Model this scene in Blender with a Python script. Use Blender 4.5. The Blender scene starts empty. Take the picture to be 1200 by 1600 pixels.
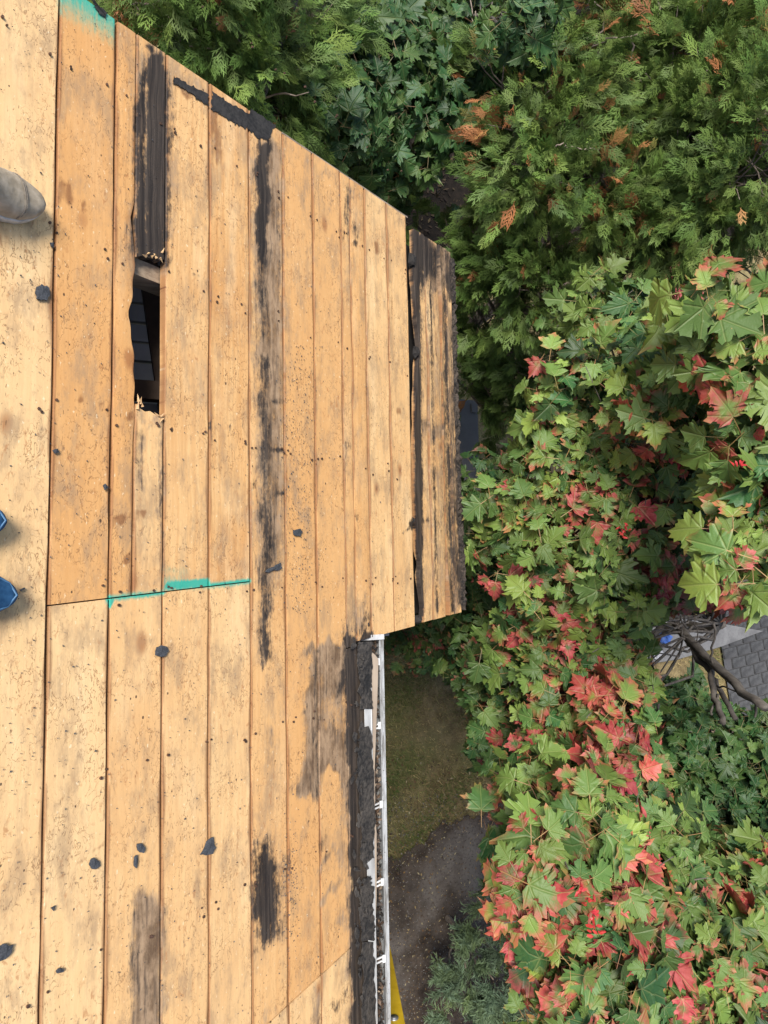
import bpy, math, random
import numpy as np
from mathutils import Matrix, Vector

rng = np.random.default_rng(7)
random.seed(7)
S = bpy.context.scene
COL = S.collection

# ------------------------------------------------------------------ camera
CAM = np.array([0.0, 0.0, 5.9])
F = 1100.0                                   # focal length in pixels of a 1200 x 1600 frame
WM = np.array([[0.93077209, -0.01211653, -0.3653991],    # rows: world X, Y, Z seen from the camera
               [-0.01962515, 0.99635383, -0.08302949],
               [0.36507282, 0.08445254, 0.92714055]])
cd = bpy.data.cameras.new('camera')
cd.sensor_fit = 'VERTICAL'; cd.sensor_height = 24.0; cd.sensor_width = 18.0
cd.lens = 24.0 * F / 1600.0
cd.clip_start = 0.02; cd.clip_end = 400
cam = bpy.data.objects.new('camera', cd); COL.objects.link(cam)
cm = Matrix([list(WM[0]) + [CAM[0]], list(WM[1]) + [CAM[1]], list(WM[2]) + [CAM[2]], [0, 0, 0, 1]])
cam.matrix_world = cm
S.camera = cam

# ------------------------------------------------------------------ sky and sun
TO_SUN = np.array([-0.34, 0.30, 0.89]); TO_SUN /= np.linalg.norm(TO_SUN)
el = math.asin(TO_SUN[2]); az = math.atan2(TO_SUN[0], TO_SUN[1])
w = bpy.data.worlds.new('World'); S.world = w; w.use_nodes = True
nt = w.node_tree; nt.nodes.clear()
sky = nt.nodes.new('ShaderNodeTexSky'); sky.sky_type = 'NISHITA'; sky.sun_disc = False
sky.sun_elevation = el; sky.sun_rotation = az; sky.air_density = 1.0; sky.dust_density = 2.5
bg = nt.nodes.new('ShaderNodeBackground'); bg.inputs['Strength'].default_value = 0.098
wo = nt.nodes.new('ShaderNodeOutputWorld')
nt.links.new(sky.outputs[0], bg.inputs[0]); nt.links.new(bg.outputs[0], wo.inputs[0])
sl = bpy.data.lights.new('sun', 'SUN'); sl.energy = 3.2; sl.angle = math.radians(20.0); sl.color = (1.0, 0.95, 0.87)
so = bpy.data.objects.new('sun', sl); COL.objects.link(so)
so.rotation_euler = Vector(TO_SUN).to_track_quat('Z', 'Y').to_euler(); so.location = (-4, 4, 14)
S.view_settings.view_transform = 'Standard'; S.view_settings.look = 'None'
S.view_settings.exposure = 0.88; S.view_settings.gamma = 1.0
S.view_settings.use_curve_mapping = False
S.render.engine = 'CYCLES'
S.cycles.max_bounces = 6; S.cycles.transparent_max_bounces = 6

# ------------------------------------------------------------------ geometry of the place
H = 1.36856                                   # camera to roof plane
P34 = math.radians(34)
U = np.array([math.cos(P34), 0, -math.sin(P34)])   # down the slope
V = np.array([0.0, 1.0, 0.0])                      # along the boards
NN = np.array([math.sin(P34), 0, math.cos(P34)])   # roof normal

def ray(px, py):
    return WM @ np.array([px - 600.0, 800.0 - py, -F]) / F
def at_depth(px, py, d):
    return CAM + ray(px, py) * d
def at_z(px, py, z):
    r = ray(px, py)
    return CAM + r * ((z - CAM[2]) / r[2])
def uv(px, py):
    r = ray(px, py); t = -H / (r @ NN); q = r * t
    return np.array([q @ U, q @ V])
def RP(u, v, wv=0.0):
    u = np.asarray(u, float); v = np.asarray(v, float); wv = np.asarray(wv, float)
    return CAM + u[..., None] * U + v[..., None] * V + (wv - H)[..., None] * NN
def project(P):
    q = (np.asarray(P) - CAM) @ WM
    z = np.maximum(-q[..., 2], 1e-4)
    return 600 + q[..., 0] / z * F, 800 - q[..., 1] / z * F, -q[..., 2]
def uX(px, py=600):
    return uv(px, py)[0]

# ------------------------------------------------------------------ object helpers
def tag(o, label=None, cat=None, group=None, kind=None):
    if label: o['label'] = label
    if cat: o['category'] = cat
    if group: o['group'] = group
    if kind: o['kind'] = kind
    return o
def empty(name, loc, label, cat, group=None):
    o = bpy.data.objects.new(name, None); COL.objects.link(o)
    o.location = [float(a) for a in loc]; o.empty_display_size = 0.1
    return tag(o, label, cat, group)
def link(name, me, parent=None, mat=None):
    if mat is not None:
        me.materials.clear(); me.materials.append(mat)
    o = bpy.data.objects.new(name, me); COL.objects.link(o)
    if parent is not None: o.parent = parent
    return o
def wloc(o):
    l = Vector((0, 0, 0))
    while o is not None:
        l = l + o.location; o = o.parent
    return np.array(l)
def mesh_np(name, v, f, smooth=False):
    """v (n,3) array, f list of tuples, or (m,k) array"""
    me = bpy.data.meshes.new(name)
    if isinstance(f, np.ndarray):
        k = f.shape[1]; m = f.shape[0]
        me.vertices.add(len(v)); me.vertices.foreach_set('co', np.asarray(v, np.float32).ravel())
        me.loops.add(m * k); me.loops.foreach_set('vertex_index', f.astype(np.int32).ravel())
        me.polygons.add(m); me.polygons.foreach_set('loop_start', np.arange(0, m * k, k, dtype=np.int32))
        me.update(calc_edges=True)
    else:
        me.from_pydata([tuple(map(float, a)) for a in v], [], [tuple(int(i) for i in a) for a in f])
    if smooth:
        me.polygons.foreach_set('use_smooth', np.ones(len(me.polygons), bool))
    me.validate(verbose=False); me.update()
    return me
class MB:
    def __init__(s): s.v = []; s.f = []
    def add(s, v, f):
        b = len(s.v); s.v += [tuple(map(float, a)) for a in v]
        s.f += [tuple(b + i for i in q) for q in f]
    def box8(s, c):
        s.add(c, [(0, 3, 2, 1), (4, 5, 6, 7), (0, 1, 5, 4), (1, 2, 6, 5), (2, 3, 7, 6), (3, 0, 4, 7)])
    def box(s, lo, hi):
        x0, y0, z0 = lo; x1, y1, z1 = hi
        s.box8([(x0, y0, z0), (x1, y0, z0), (x1, y1, z0), (x0, y1, z0), (x0, y0, z1), (x1, y0, z1), (x1, y1, z1), (x0, y1, z1)])
    def roofbox(s, u0, u1, v0, v1, w0, w1):
        c = [RP(a, b, d) for d in (w0, w1) for a, b in ((u0, v0), (u1, v0), (u1, v1), (u0, v1))]
        s.box8(c)
    def tube(s, pts, rad, n=6, cap=True):
        pts = [np.asarray(p, float) for p in pts]
        if np.isscalar(rad): rad = [rad] * len(pts)
        b = len(s.v); prev = None
        for i, p in enumerate(pts):
            d = pts[min(i + 1, len(pts) - 1)] - pts[max(i - 1, 0)]
            d = d / (np.linalg.norm(d) + 1e-9)
            a = np.cross(d, [0.31, 0.87, 0.4] if prev is None else np.cross(prev, d))
            if np.linalg.norm(a) < 1e-4: a = np.cross(d, [1, 0.2, 0])
            a /= np.linalg.norm(a); c = np.cross(d, a); prev = a
            for k in range(n):
                t = 2 * math.pi * k / n
                s.v.append(tuple(p + rad[i] * (math.cos(t) * a + math.sin(t) * c)))
        for i in range(len(pts) - 1):
            for k in range(n):
                k2 = (k + 1) % n
                s.f.append((b + i * n + k, b + i * n + k2, b + (i + 1) * n + k2, b + (i + 1) * n + k))
        if cap:
            s.f.append(tuple(b + k for k in reversed(range(n))))
            s.f.append(tuple(b + (len(pts) - 1) * n + k for k in range(n)))
    def build(s, name, mat, parent=None, smooth=False):
        off = wloc(parent) if parent is not None else np.zeros(3)
        me = mesh_np(name, np.array(s.v) - off, s.f, smooth)
        return link(name, me, parent, mat)
    def build_at(s, name, mat, loc, smooth=False):
        me = mesh_np(name, np.array(s.v) - np.asarray(loc), s.f, smooth)
        o = link(name, me, None, mat); o.location = [float(a) for a in loc]
        return o

# ------------------------------------------------------------------ node helper
class NG:
    def __init__(s, name):
        s.m = bpy.data.materials.new(name); s.m.use_nodes = True
        s.t = s.m.node_tree; s.t.nodes.clear()
        s.out = s.t.nodes.new('ShaderNodeOutputMaterial')
    def _in(s, sock, val):
        if isinstance(val, bpy.types.NodeSocket): s.t.links.new(val, sock)
        elif val is not None:
            if isinstance(val, (tuple, list)) and len(val) == 3 and sock.type == 'RGBA': val = tuple(val) + (1,)
            sock.default_value = val
    def n(s, ty, props=None, **ins):
        nd = s.t.nodes.new(ty)
        for k, v in (props or {}).items(): setattr(nd, k, v)
        for k, v in ins.items():
            k2 = k.replace('_', ' ')
            s._in(nd.inputs[int(k[1:])] if (k[0] == 'i' and k[1:].isdigit()) else nd.inputs[k2], v)
        return nd
    def ma(s, op, a, b=None, c=None, clamp=False):
        nd = s.n('ShaderNodeMath', {'operation': op, 'use_clamp': clamp})
        s._in(nd.inputs[0], a)
        if b is not None: s._in(nd.inputs[1], b)
        if c is not None: s._in(nd.inputs[2], c)
        return nd.outputs[0]
    def step(s, x, lo, hi, a=0.0, b=1.0):
        nd = s.n('ShaderNodeMapRange', {'interpolation_type': 'SMOOTHSTEP'})
        s._in(nd.inputs[0], x)
        for i, q in enumerate((lo, hi, a, b)): s._in(nd.inputs[i + 1], q)
        return nd.outputs[0]
    def mix(s, f, a, b, mode='MIX'):
        nd = s.t.nodes.new('ShaderNodeMix'); nd.data_type = 'RGBA'; nd.blend_type = mode
        s._in(nd.inputs[0], f); s._in(nd.inputs[6], a); s._in(nd.inputs[7], b)
        return nd.outputs[2]
    def noise(s, vec, scale, detail=3, rough=0.55, dist=0.0):
        nd = s.n('ShaderNodeTexNoise', None, Scale=scale, Detail=detail, Roughness=rough, Distortion=dist)
        if vec is not None: s._in(nd.inputs['Vector'], vec)
        return nd.outputs[0]
    def voro(s, vec, scale, feature='F1', rnd=1.0):
        nd = s.n('ShaderNodeTexVoronoi', {'feature': feature}, Scale=scale, Randomness=rnd)
        if vec is not None: s._in(nd.inputs['Vector'], vec)
        return nd
    def mapv(s, vec, scale=(1, 1, 1), loc=(0, 0, 0), rot=(0, 0, 0)):
        nd = s.n('ShaderNodeMapping')
        s._in(nd.inputs[0], vec); nd.inputs[1].default_value = loc; nd.inputs[2].default_value = rot; nd.inputs[3].default_value = scale
        return nd.outputs[0]
    def bump(s, h, strength=0.3, dist=0.01):
        return s.n('ShaderNodeBump', None, Strength=strength, Distance=dist, Height=h).outputs[0]
    def pbr(s, col, rough=0.7, normal=None, metal=0.0, spec=0.4):
        nd = s.n('ShaderNodeBsdfPrincipled')
        s._in(nd.inputs['Base Color'], col); s._in(nd.inputs['Roughness'], rough)
        nd.inputs['Metallic'].default_value = metal; nd.inputs['Specular IOR Level'].default_value = spec
        if normal is not None: s._in(nd.inputs['Normal'], normal)
        return nd
    def done(s, shader):
        s.t.links.new(shader, s.out.inputs[0]); return s.m

def simple(name, c1, c2, scale=20, rough=0.7, bump=0.2, dist=0.005, metal=0.0, spec=0.4, stretch=(1, 1, 1), detail=4):
    g = NG(name)
    co = g.n('ShaderNodeTexCoord').outputs['Object']
    vec = g.mapv(co, stretch)
    a = g.noise(vec, scale, detail); b = g.noise(vec, scale * 0.17, 2)
    f = g.ma('ADD', g.ma('MULTIPLY', a, 0.6), g.ma('MULTIPLY', b, 0.4))
    col = g.mix(g.step(f, 0.35, 0.65), c1, c2)
    return g.done(g.pbr(col, rough, g.bump(a, bump, dist), metal, spec).outputs[0])

# ---- the roof boards' wood: grain, knots, scuffs; stains come from a painted-on attribute made in the script
def wood_material():
    g = NG('old roof deck wood')
    uvn = g.n('ShaderNodeUVMap', {'uv_map': 'deck'}).outputs[0]
    inf = g.n('ShaderNodeObjectInfo')
    rnd = inf.outputs['Random']
    off = g.n('ShaderNodeCombineXYZ', None, X=g.ma('MULTIPLY', rnd, 37.0), Y=g.ma('MULTIPLY', rnd, 91.0), Z=0.0).outputs[0]
    p = g.n('ShaderNodeVectorMath', {'operation': 'ADD'}); g._in(p.inputs[0], uvn); g._in(p.inputs[1], off); p = p.outputs[0]
    warpn = g.n('ShaderNodeTexNoise', None, Scale=5.0, Detail=2.0); g._in(warpn.inputs['Vector'], p)
    wv = g.n('ShaderNodeVectorMath', {'operation': 'MULTIPLY_ADD'})
    g._in(wv.inputs[0], warpn.outputs['Color']); wv.inputs[1].default_value = (0.03, 0.03, 0); g._in(wv.inputs[2], p)
    pw = wv.outputs[0]
    grain = g.noise(g.mapv(pw, (90, 3.0, 1)), 1.0, 4, 0.6)
    fine = g.noise(g.mapv(pw, (420, 14, 1)), 1.0, 2)
    broad = g.noise(p, 3.2, 3)
    broad2 = g.noise(g.mapv(p, (9, 2.2, 1), (3, 7, 0)), 1.0, 3)
    mott = g.noise(p, 38, 4, 0.65)
    col = g.mix(g.step(grain, 0.32, 0.7), (0.60, 0.325, 0.125), (0.72, 0.455, 0.205))
    col = g.mix(g.ma('MULTIPLY', g.step(broad, 0.42, 0.68), 0.7), col, (0.56, 0.265, 0.085))
    col = g.mix(g.ma('MULTIPLY', g.step(broad2, 0.5, 0.75), 0.6), col, (0.77, 0.58, 0.34))
    col = g.mix(g.ma('MULTIPLY', g.step(fine, 0.52, 0.7), 0.22), col, (0.33, 0.17, 0.07))
    col = g.mix(g.ma('MULTIPLY', g.step(mott, 0.48, 0.72), 0.42), col, (0.44, 0.24, 0.11))
    ringn = g.noise(g.mapv(pw, (17, 0.8, 1), (4, 4, 0)), 1.0, 2, 0.4)
    ring = g.step(g.ma('SINE', g.ma('MULTIPLY', ringn, 75.0)), 0.2, 1.0)
    col = g.mix(g.ma('MULTIPLY', ring, g.ma('MULTIPLY', g.step(broad, 0.35, 0.6), 0.34)), col, (0.40, 0.20, 0.075))
    # per board tint
    tone = g.n('ShaderNodeSeparateColor'); g._in(tone.inputs[0], inf.outputs['Color'])
    col = g.mix(g.ma('MULTIPLY', tone.outputs[0], 0.66), col, (0.79, 0.57, 0.30))
    col = g.mix(g.ma('MULTIPLY', tone.outputs[1], 0.8), col, (0.60, 0.31, 0.11))
    # knots
    vk = g.voro(g.mapv(pw, (5.5, 3.2, 1)), 1.0)
    sep = g.n('ShaderNodeSeparateColor'); g._in(sep.inputs[0], vk.outputs['Color'])
    kn = g.ma('MULTIPLY', g.step(vk.outputs['Distance'], 0.035, 0.12, 1, 0), g.ma('GREATER_THAN', sep.outputs[0], 0.35))
    col = g.mix(g.ma('MULTIPLY', kn, 0.75), col, (0.30, 0.12, 0.045))
    kc = g.ma('MULTIPLY', g.step(vk.outputs['Distance'], 0.015, 0.05, 1, 0), g.ma('GREATER_THAN', sep.outputs[0], 0.6))
    col = g.mix(kc, col, (0.09, 0.04, 0.02))
    # dry scuff lines left by the shovel
    scn = g.noise(g.mapv(p, (60, 34, 1), rot=(0, 0, 0.6)), 1.0, 3, 0.5, 0.6)
    sc = g.step(g.ma('ABSOLUTE', g.ma('SUBTRACT', scn, 0.53)), 0.003, 0.028, 1, 0)
    patch = g.step(g.noise(p, 7.5, 3), 0.40, 0.60)
    brk = g.step(g.noise(g.mapv(p, (300, 160, 1), (2, 2, 0)), 1.0, 2), 0.36, 0.54)
    scm = g.ma('MULTIPLY', g.ma('MULTIPLY', g.ma('MULTIPLY', sc, patch), brk), 0.74)
    col = g.mix(scm, col, (0.23, 0.11, 0.045))
    dsn = g.noise(g.mapv(p, (210, 75, 1), rot=(0, 0, 0.35)), 1.0, 2)
    dsm = g.ma('MULTIPLY', g.step(dsn, 0.64, 0.70), g.ma('MULTIPLY', g.step(g.noise(p, 11, 2), 0.4, 0.6), 0.75))
    col = g.mix(dsm, col, (0.15, 0.08, 0.035))
    # drifts of grey brown grime trodden in
    grm = g.ma('MULTIPLY', g.step(g.noise(g.mapv(p, (16, 6, 1), (2, 9, 0)), 1.0, 5, 0.7), 0.46, 0.68), 0.62)
    col = g.mix(grm, col, (0.30, 0.20, 0.12))
    rbn = g.noise(g.mapv(p, (70, 34, 1), (6, 6, 0), (0, 0, 0.8)), 1.0, 4, 0.7, 0.8)
    col = g.mix(g.ma('MULTIPLY', g.step(rbn, 0.56, 0.68), g.ma('MULTIPLY', g.step(g.noise(p, 5.0, 2), 0.42, 0.6), 0.6)), col, (0.36, 0.15, 0.055))
    smn = g.noise(g.mapv(p, (44, 15, 1), (8, 1, 0)), 1.0, 4, 0.75)
    col = g.mix(g.ma('MULTIPLY', g.step(smn, 0.60, 0.74), 0.66), col, (0.13, 0.085, 0.06))
    # splinters and pale chips
    chn = g.noise(g.mapv(p, (120, 70, 1), rot=(0, 0, -0.5)), 1.0, 2)
    col = g.mix(g.ma('MULTIPLY', g.step(chn, 0.66, 0.74), 0.5), col, (0.86, 0.72, 0.48))
    # dark specks: staples, grit, pin holes
    v1 = g.voro(g.mapv(p, (62, 40, 1)), 1.0)
    s1 = g.n('ShaderNodeSeparateColor'); g._in(s1.inputs[0], v1.outputs['Color'])
    rad = g.ma('MULTIPLY', g.ma('POWER', s1.outputs[1], 3.0), 0.17)
    sp = g.ma('MULTIPLY', g.ma('LESS_THAN', v1.outputs['Distance'], rad), g.ma('GREATER_THAN', s1.outputs[0], g.step(broad2, 0.3, 0.7, 0.9, 0.5)))
    v2 = g.voro(g.mapv(p, (17, 11, 1), rot=(0, 0, 0.5)), 1.0)
    s2 = g.n('ShaderNodeSeparateColor'); g._in(s2.inputs[0], v2.outputs['Color'])
    rad2 = g.ma('MULTIPLY', g.ma('POWER', s2.outputs[1], 5.0), 0.085)
    sp2 = g.ma('MULTIPLY', g.ma('LESS_THAN', v2.outputs['Distance'], rad2), g.ma('GREATER_THAN', s2.outputs[0], 0.55))
    col = g.mix(g.ma('MULTIPLY', g.ma('MAXIMUM', sp, sp2), 0.88), col, (0.045, 0.028, 0.02))
    # stains
    at = g.n('ShaderNodeAttribute', {'attribute_name': 'stain'})
    ss = g.n('ShaderNodeSeparateColor'); g._in(ss.inputs[0], at.outputs['Color'])
    n1 = g.noise(g.mapv(pw, (85, 6, 1)), 1.0, 5, 0.68)
    n3 = g.noise(g.mapv(p, (130, 60, 1), (1, 1, 0)), 1.0, 4, 0.7)
    n2 = g.noise(g.mapv(p, (24, 11, 1), (5, 2, 0)), 1.0, 5, 0.7)
    # resin / brown edges
    br = g.ma('ADD', at.outputs['Alpha'], g.ma('MULTIPLY', g.ma('SUBTRACT', n1, 0.5), 0.8))
    col = g.mix(g.ma('MULTIPLY', g.step(br, 0.32, 0.8), 0.72), col, (0.19, 0.075, 0.03))
    gy = g.ma('ADD', ss.outputs[1], g.ma('MULTIPLY', g.ma('SUBTRACT', g.ma('ADD', g.ma('MULTIPLY', n2, 0.5), g.ma('ADD', g.ma('MULTIPLY', n1, 0.25), g.ma('MULTIPLY', n3, 0.25))), 0.5), 3.0))
    gcol = g.mix(g.step(n2, 0.35, 0.65), (0.10, 0.062, 0.038), (0.36, 0.245, 0.15))
    gcol = g.mix(g.ma('MULTIPLY', g.step(grain, 0.45, 0.7), 0.5), gcol, (0.40, 0.29, 0.19))
    gcol = g.mix(g.step(n1, 0.5, 0.72), gcol, (0.085, 0.06, 0.045))
    col = g.mix(g.ma('MULTIPLY', g.step(gy, 0.22, 0.90), 0.95), col, gcol)
    bk = g.ma('ADD', ss.outputs[0], g.ma('MULTIPLY', g.ma('SUBTRACT', g.ma('ADD', g.ma('MULTIPLY', n1, 0.36), g.ma('ADD', g.ma('MULTIPLY', n2, 0.36), g.ma('MULTIPLY', n3, 0.28))), 0.5), 3.4))
    bm = g.step(bk, 0.26, 0.86)
    bcol = g.mix(g.step(grain, 0.35, 0.7), (0.012, 0.011, 0.012), (0.06, 0.048, 0.04))
    bcol = g.mix(g.ma('MULTIPLY', g.step(n1, 0.56, 0.72), 0.7), bcol, (0.12, 0.085, 0.06))
    col = g.mix(g.ma('MULTIPLY', bm, 0.97), col, bcol)
    tl = g.ma('ADD', ss.outputs[2], g.ma('MULTIPLY', g.ma('SUBTRACT', g.ma('ADD', g.ma('MULTIPLY', n1, 0.5), g.ma('MULTIPLY', n3, 0.5)), 0.5), g.ma('MULTIPLY', 1.5, g.step(ss.outputs[2], 0.02, 0.3))), clamp=True)
    col = g.mix(g.ma('MULTIPLY', g.step(tl, 0.12, 0.95), 0.93), col, (0.015, 0.36, 0.27))
    hgt = g.ma('ADD', g.ma('MULTIPLY', grain, 0.5), g.ma('ADD', g.ma('MULTIPLY', mott, 0.3), g.ma('MULTIPLY', g.ma('SUBTRACT', 1.0, g.ma('MAXIMUM', sp, scm)), 0.6)))
    nrm = g.bump(hgt, 0.35, 0.0025)
    return g.done(g.pbr(col, 0.72, nrm, 0, 0.25).outputs[0])

M = {}
M['wood'] = wood_material()
M['rafter'] = simple('rafter lumber', (0.20, 0.14, 0.09), (0.36, 0.27, 0.18), 14, 0.8, 0.3, 0.004, stretch=(1, 8, 8))
M['attic'] = simple('dusty attic lath', (0.32, 0.335, 0.345), (0.43, 0.445, 0.455), 12, 0.85, 0.2)
M['joist'] = simple('dark attic timber', (0.05, 0.032, 0.022), (0.09, 0.06, 0.04), 16, 0.85, 0.2)
M['char'] = simple('charred wood', (0.006, 0.0055, 0.0055), (0.022, 0.019, 0.017), 60, 0.8, 0.7, 0.006, stretch=(1, 0.25, 1))
M['felt'] = simple('black roofing felt', (0.013, 0.013, 0.014), (0.075, 0.066, 0.058), 75, 0.82, 0.9, 0.008, detail=6)
M['flatfelt'] = simple('flat black felt', (0.010, 0.010, 0.011), (0.034, 0.032, 0.031), 120, 0.85, 0.35, 0.002, detail=6)
M['shingle'] = simple('slate grey shingle grit', (0.028, 0.032, 0.038), (0.075, 0.08, 0.09), 260, 0.85, 0.6, 0.002)
M['shedge'] = simple('torn shingle edge', (0.012, 0.011, 0.011), (0.075, 0.058, 0.045), 110, 0.9, 0.8, 0.006)
M['white'] = simple('white painted metal', (0.36, 0.36, 0.36), (0.58, 0.59, 0.59), 40, 0.4, 0.06, 0.002, stretch=(1, 0.3, 1))
M['gutterm'] = None
M['lath'] = simple('weathered lath', (0.17, 0.13, 0.10), (0.33, 0.27, 0.21), 30, 0.85, 0.4, 0.003, stretch=(1, 0.12, 1))
M['siding'] = simple('pale siding', (0.50, 0.49, 0.46), (0.58, 0.57, 0.54), 6, 0.7, 0.1)
M['splinter'] = simple('raw splintered wood', (0.36, 0.22, 0.11), (0.60, 0.42, 0.22), 60, 0.8, 0.4)
M['nail'] = simple('rusty nail steel', (0.05, 0.03, 0.02), (0.16, 0.09, 0.06), 300, 0.6, 0.3, metal=0.4)

def gutter_mat():
    g = NG('stained white gutter')
    co = g.n('ShaderNodeTexCoord').outputs['Object']
    a = g.noise(g.mapv(co, (60, 9, 60)), 1, 4, 0.65); b = g.noise(co, 160, 2)
    c = g.mix(g.step(a, 0.40, 0.70), (0.38, 0.395, 0.405), (0.12, 0.112, 0.10))
    c = g.mix(g.step(b, 0.66, 0.72), c, (0.05, 0.045, 0.04))
    return g.done(g.pbr(c, 0.38, g.bump(a, 0.08, 0.002)).outputs[0])
M['gutterm'] = gutter_mat()

# ================================================================== GROUND AND SETTING
def ground_mat(name, cols, scale, spk=None, bump=0.6):
    g = NG(name)
    co = g.n('ShaderNodeTexCoord').outputs['Object']
    a = g.noise(co, scale, 6, 0.7); b = g.noise(co, scale * 0.12, 4, 0.6); c = g.noise(co, scale * 6, 3)
    col = g.mix(g.step(a, 0.35, 0.65), cols[0], cols[1])
    col = g.mix(g.step(b, 0.45, 0.68), col, cols[2])
    col = g.mix(g.ma('MULTIPLY', g.step(c, 0.5, 0.7), 0.5), col, cols[0])
    if spk:
        v = g.voro(co, spk[0]); s1 = g.n('ShaderNodeSeparateColor'); g._in(s1.inputs[0], v.outputs['Color'])
        m = g.ma('MULTIPLY', g.ma('LESS_THAN', v.outputs['Distance'], 0.22), g.ma('GREATER_THAN', s1.outputs[0], spk[1]))
        col = g.mix(m, col, spk[2])
    return g.done(g.pbr(col, 0.92, g.bump(g.ma('ADD', a, c), bump, 0.02), 0, 0.15).outputs[0])
M['soil'] = ground_mat('lawn soil', ((0.13, 0.098, 0.05), (0.25, 0.195, 0.10), (0.15, 0.155, 0.06)), 9)
M['dirt'] = ground_mat('trodden dirt', ((0.04, 0.029, 0.021), (0.095, 0.072, 0.055), (0.175, 0.155, 0.138)), 7, (55, 0.93, (0.40, 0.30, 0.16)))
M['slab'] = ground_mat('pale concrete', ((0.13, 0.13, 0.132), (0.20, 0.20, 0.20), (0.165, 0.165, 0.168)), 6, None, 0.15)
M['road'] = ground_mat('grey base', ((0.06, 0.062, 0.066), (0.10, 0.10, 0.105), (0.08, 0.08, 0.085)), 12, None, 0.3)
M['paver'] = ground_mat('grey paver', ((0.045, 0.046, 0.048), (0.085, 0.087, 0.09), (0.06, 0.06, 0.062)), 14, None, 0.3)

def sheet(name, pts, mat, kind='structure'):
    c = np.mean(pts, 0)
    me = mesh_np(name, np.array(pts) - c, [tuple(range(len(pts)))])
    o = link(name, me, None, mat); o.location = [float(a) for a in c]
    return tag(o, kind=kind)
# lawn with gentle unevenness near the house
gx = np.concatenate([[-60, -30, -12], np.linspace(-6, 12, 60), [20, 40, 80]])
gy = np.concatenate([[-60, -30, -14], np.linspace(-8, 10, 60), [20, 40, 80]])
X, Y = np.meshgrid(gx, gy, indexing='ij')
Z = 0.0 * X + 0.012 * np.sin(X * 3.1 + Y * 1.3) + 0.012 * np.sin(Y * 2.7 - X * 0.9) - 0.03
nx, ny = X.shape
idx = np.arange(nx * ny).reshape(nx, ny)
qf = np.stack([idx[:-1, :-1], idx[1:, :-1], idx[1:, 1:], idx[:-1, 1:]], -1).reshape(-1, 4)
lawn = link('lawn', mesh_np('lawn', np.stack([X, Y, Z], -1).reshape(-1, 3), qf, True), None, M['soil'])
tag(lawn, kind='structure')

# dirt strip, its edge against the lawn wandering
def wob(pts, amp, n=8):
    out = []
    for i in range(len(pts)):
        a, b = np.array(pts[i]), np.array(pts[(i + 1) % len(pts)])
        for k in range(n):
            q = a + (b - a) * k / n
            q = q + np.append(rng.normal(0, amp, 2), 0) * (0.3 if k == 0 else 1)
            out.append(q)
    return out
edge = [at_z(520, 1360, 0.012), at_z(610, 1342, 0.012), at_z(680, 1300, 0.012), at_z(760, 1262, 0.012), at_z(830, 1215, 0.012), at_z(900, 1150, 0.012)]
far = [np.array([6.5, -1.8, 0.012]), np.array([6.5, -6, 0.012]), np.array([-0.4, -6, 0.012])]
ea = np.array(edge); exs = np.linspace(ea[0, 0], ea[-1, 0], 160)
wave = 0.035 * np.sin(exs * 9 + 1) + 0.022 * np.sin(exs * 23) + 0.014 * np.sin(exs * 51 + 2) + rng.normal(0, 0.009, 160)
edge_fine = [np.array([a, np.interp(a, ea[:, 0], ea[:, 1]) + b, 0.012]) for a, b in zip(exs, wave)]
sheet('dirt_path', edge_fine + far, M['dirt'])
# street side: slab, grass verge, pavers
slab = [at_z(985, 985, 0.02), at_z(1060, 962, 0.02), at_z(1192, 986, 0.02), at_z(1128, 1010, 0.02), at_z(1060, 1030, 0.02), at_z(1000, 1040, 0.02)]
mb = MB(); n6 = len(slab)
mb.v = [tuple(p) for p in slab] + [tuple(p - np.array([0, 0, 0.09])) for p in slab]
mb.f = [tuple(range(n6 - 1, -1, -1)) if False else tuple(range(n6))] + [(i, i + n6, (i + 1) % n6 + n6, (i + 1) % n6) for i in range(n6)]
tag(mb.build('concrete_slab', M['slab']), kind='structure')
c0 = at_z(1128, 1014, -0.006); c1 = at_z(1146, 1130, -0.006)
c0[2] = c1[2] = -0.006
dl = (c1 - c0); dl /= np.linalg.norm(dl)
dr = np.array([-dl[1], dl[0], 0]); dr = dr if dr[0] > 0 else -dr
road = sheet('driveway', [c0 - dl * 1.2, c0 - dl * 1.2 + dr * 3.5, c1 + dl * 1.5 + dr * 3.5, c1 + dl * 1.5], M['road'])
rl = np.array(road.location)
pm = []
for k in range(4):
    a, b, h = 0.096, 0.056, 0.018
    j = rng.normal(0, 0.0025, (4, 2))
    base = [np.array([-a, -b]), np.array([a, -b]), np.array([a, b]), np.array([-a, b])]
    bt = [np.append(base[i] + j[i], 0) for i in range(4)]
    tp = [np.append((base[i] + j[i]) * 0.93, h + rng.normal(0, 0.0012)) for i in range(4)]
    m2 = mesh_np('paver', np.array(bt + tp), [(4, 5, 6, 7), (0, 1, 5, 4), (1, 2, 6, 5), (2, 3, 7, 6), (3, 0, 4, 7)])
    m2.materials.append(M['paver']); pm.append(m2)
npv = 0
ang = math.atan2(dr[1], dr[0])
for r in range(-9, 26):
    for c in range(0, 12):
        q = c0 + dl * (r * 0.12 + 0.06) + dr * (c * 0.2 + 0.1 + (0.1 if r % 2 else 0))
        px, py, d = project(q)
        if 1080 < px < 1260 and 960 < py < 1160 and npv < 280:
            o = link('paver', pm[rng.integers(4)], road); npv += 1
            o.location = [float(a) for a in (q - rl)]
            o.rotation_euler = (rng.normal(0, 0.012), rng.normal(0, 0.012), ang + rng.normal(0, 0.015))

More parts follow.
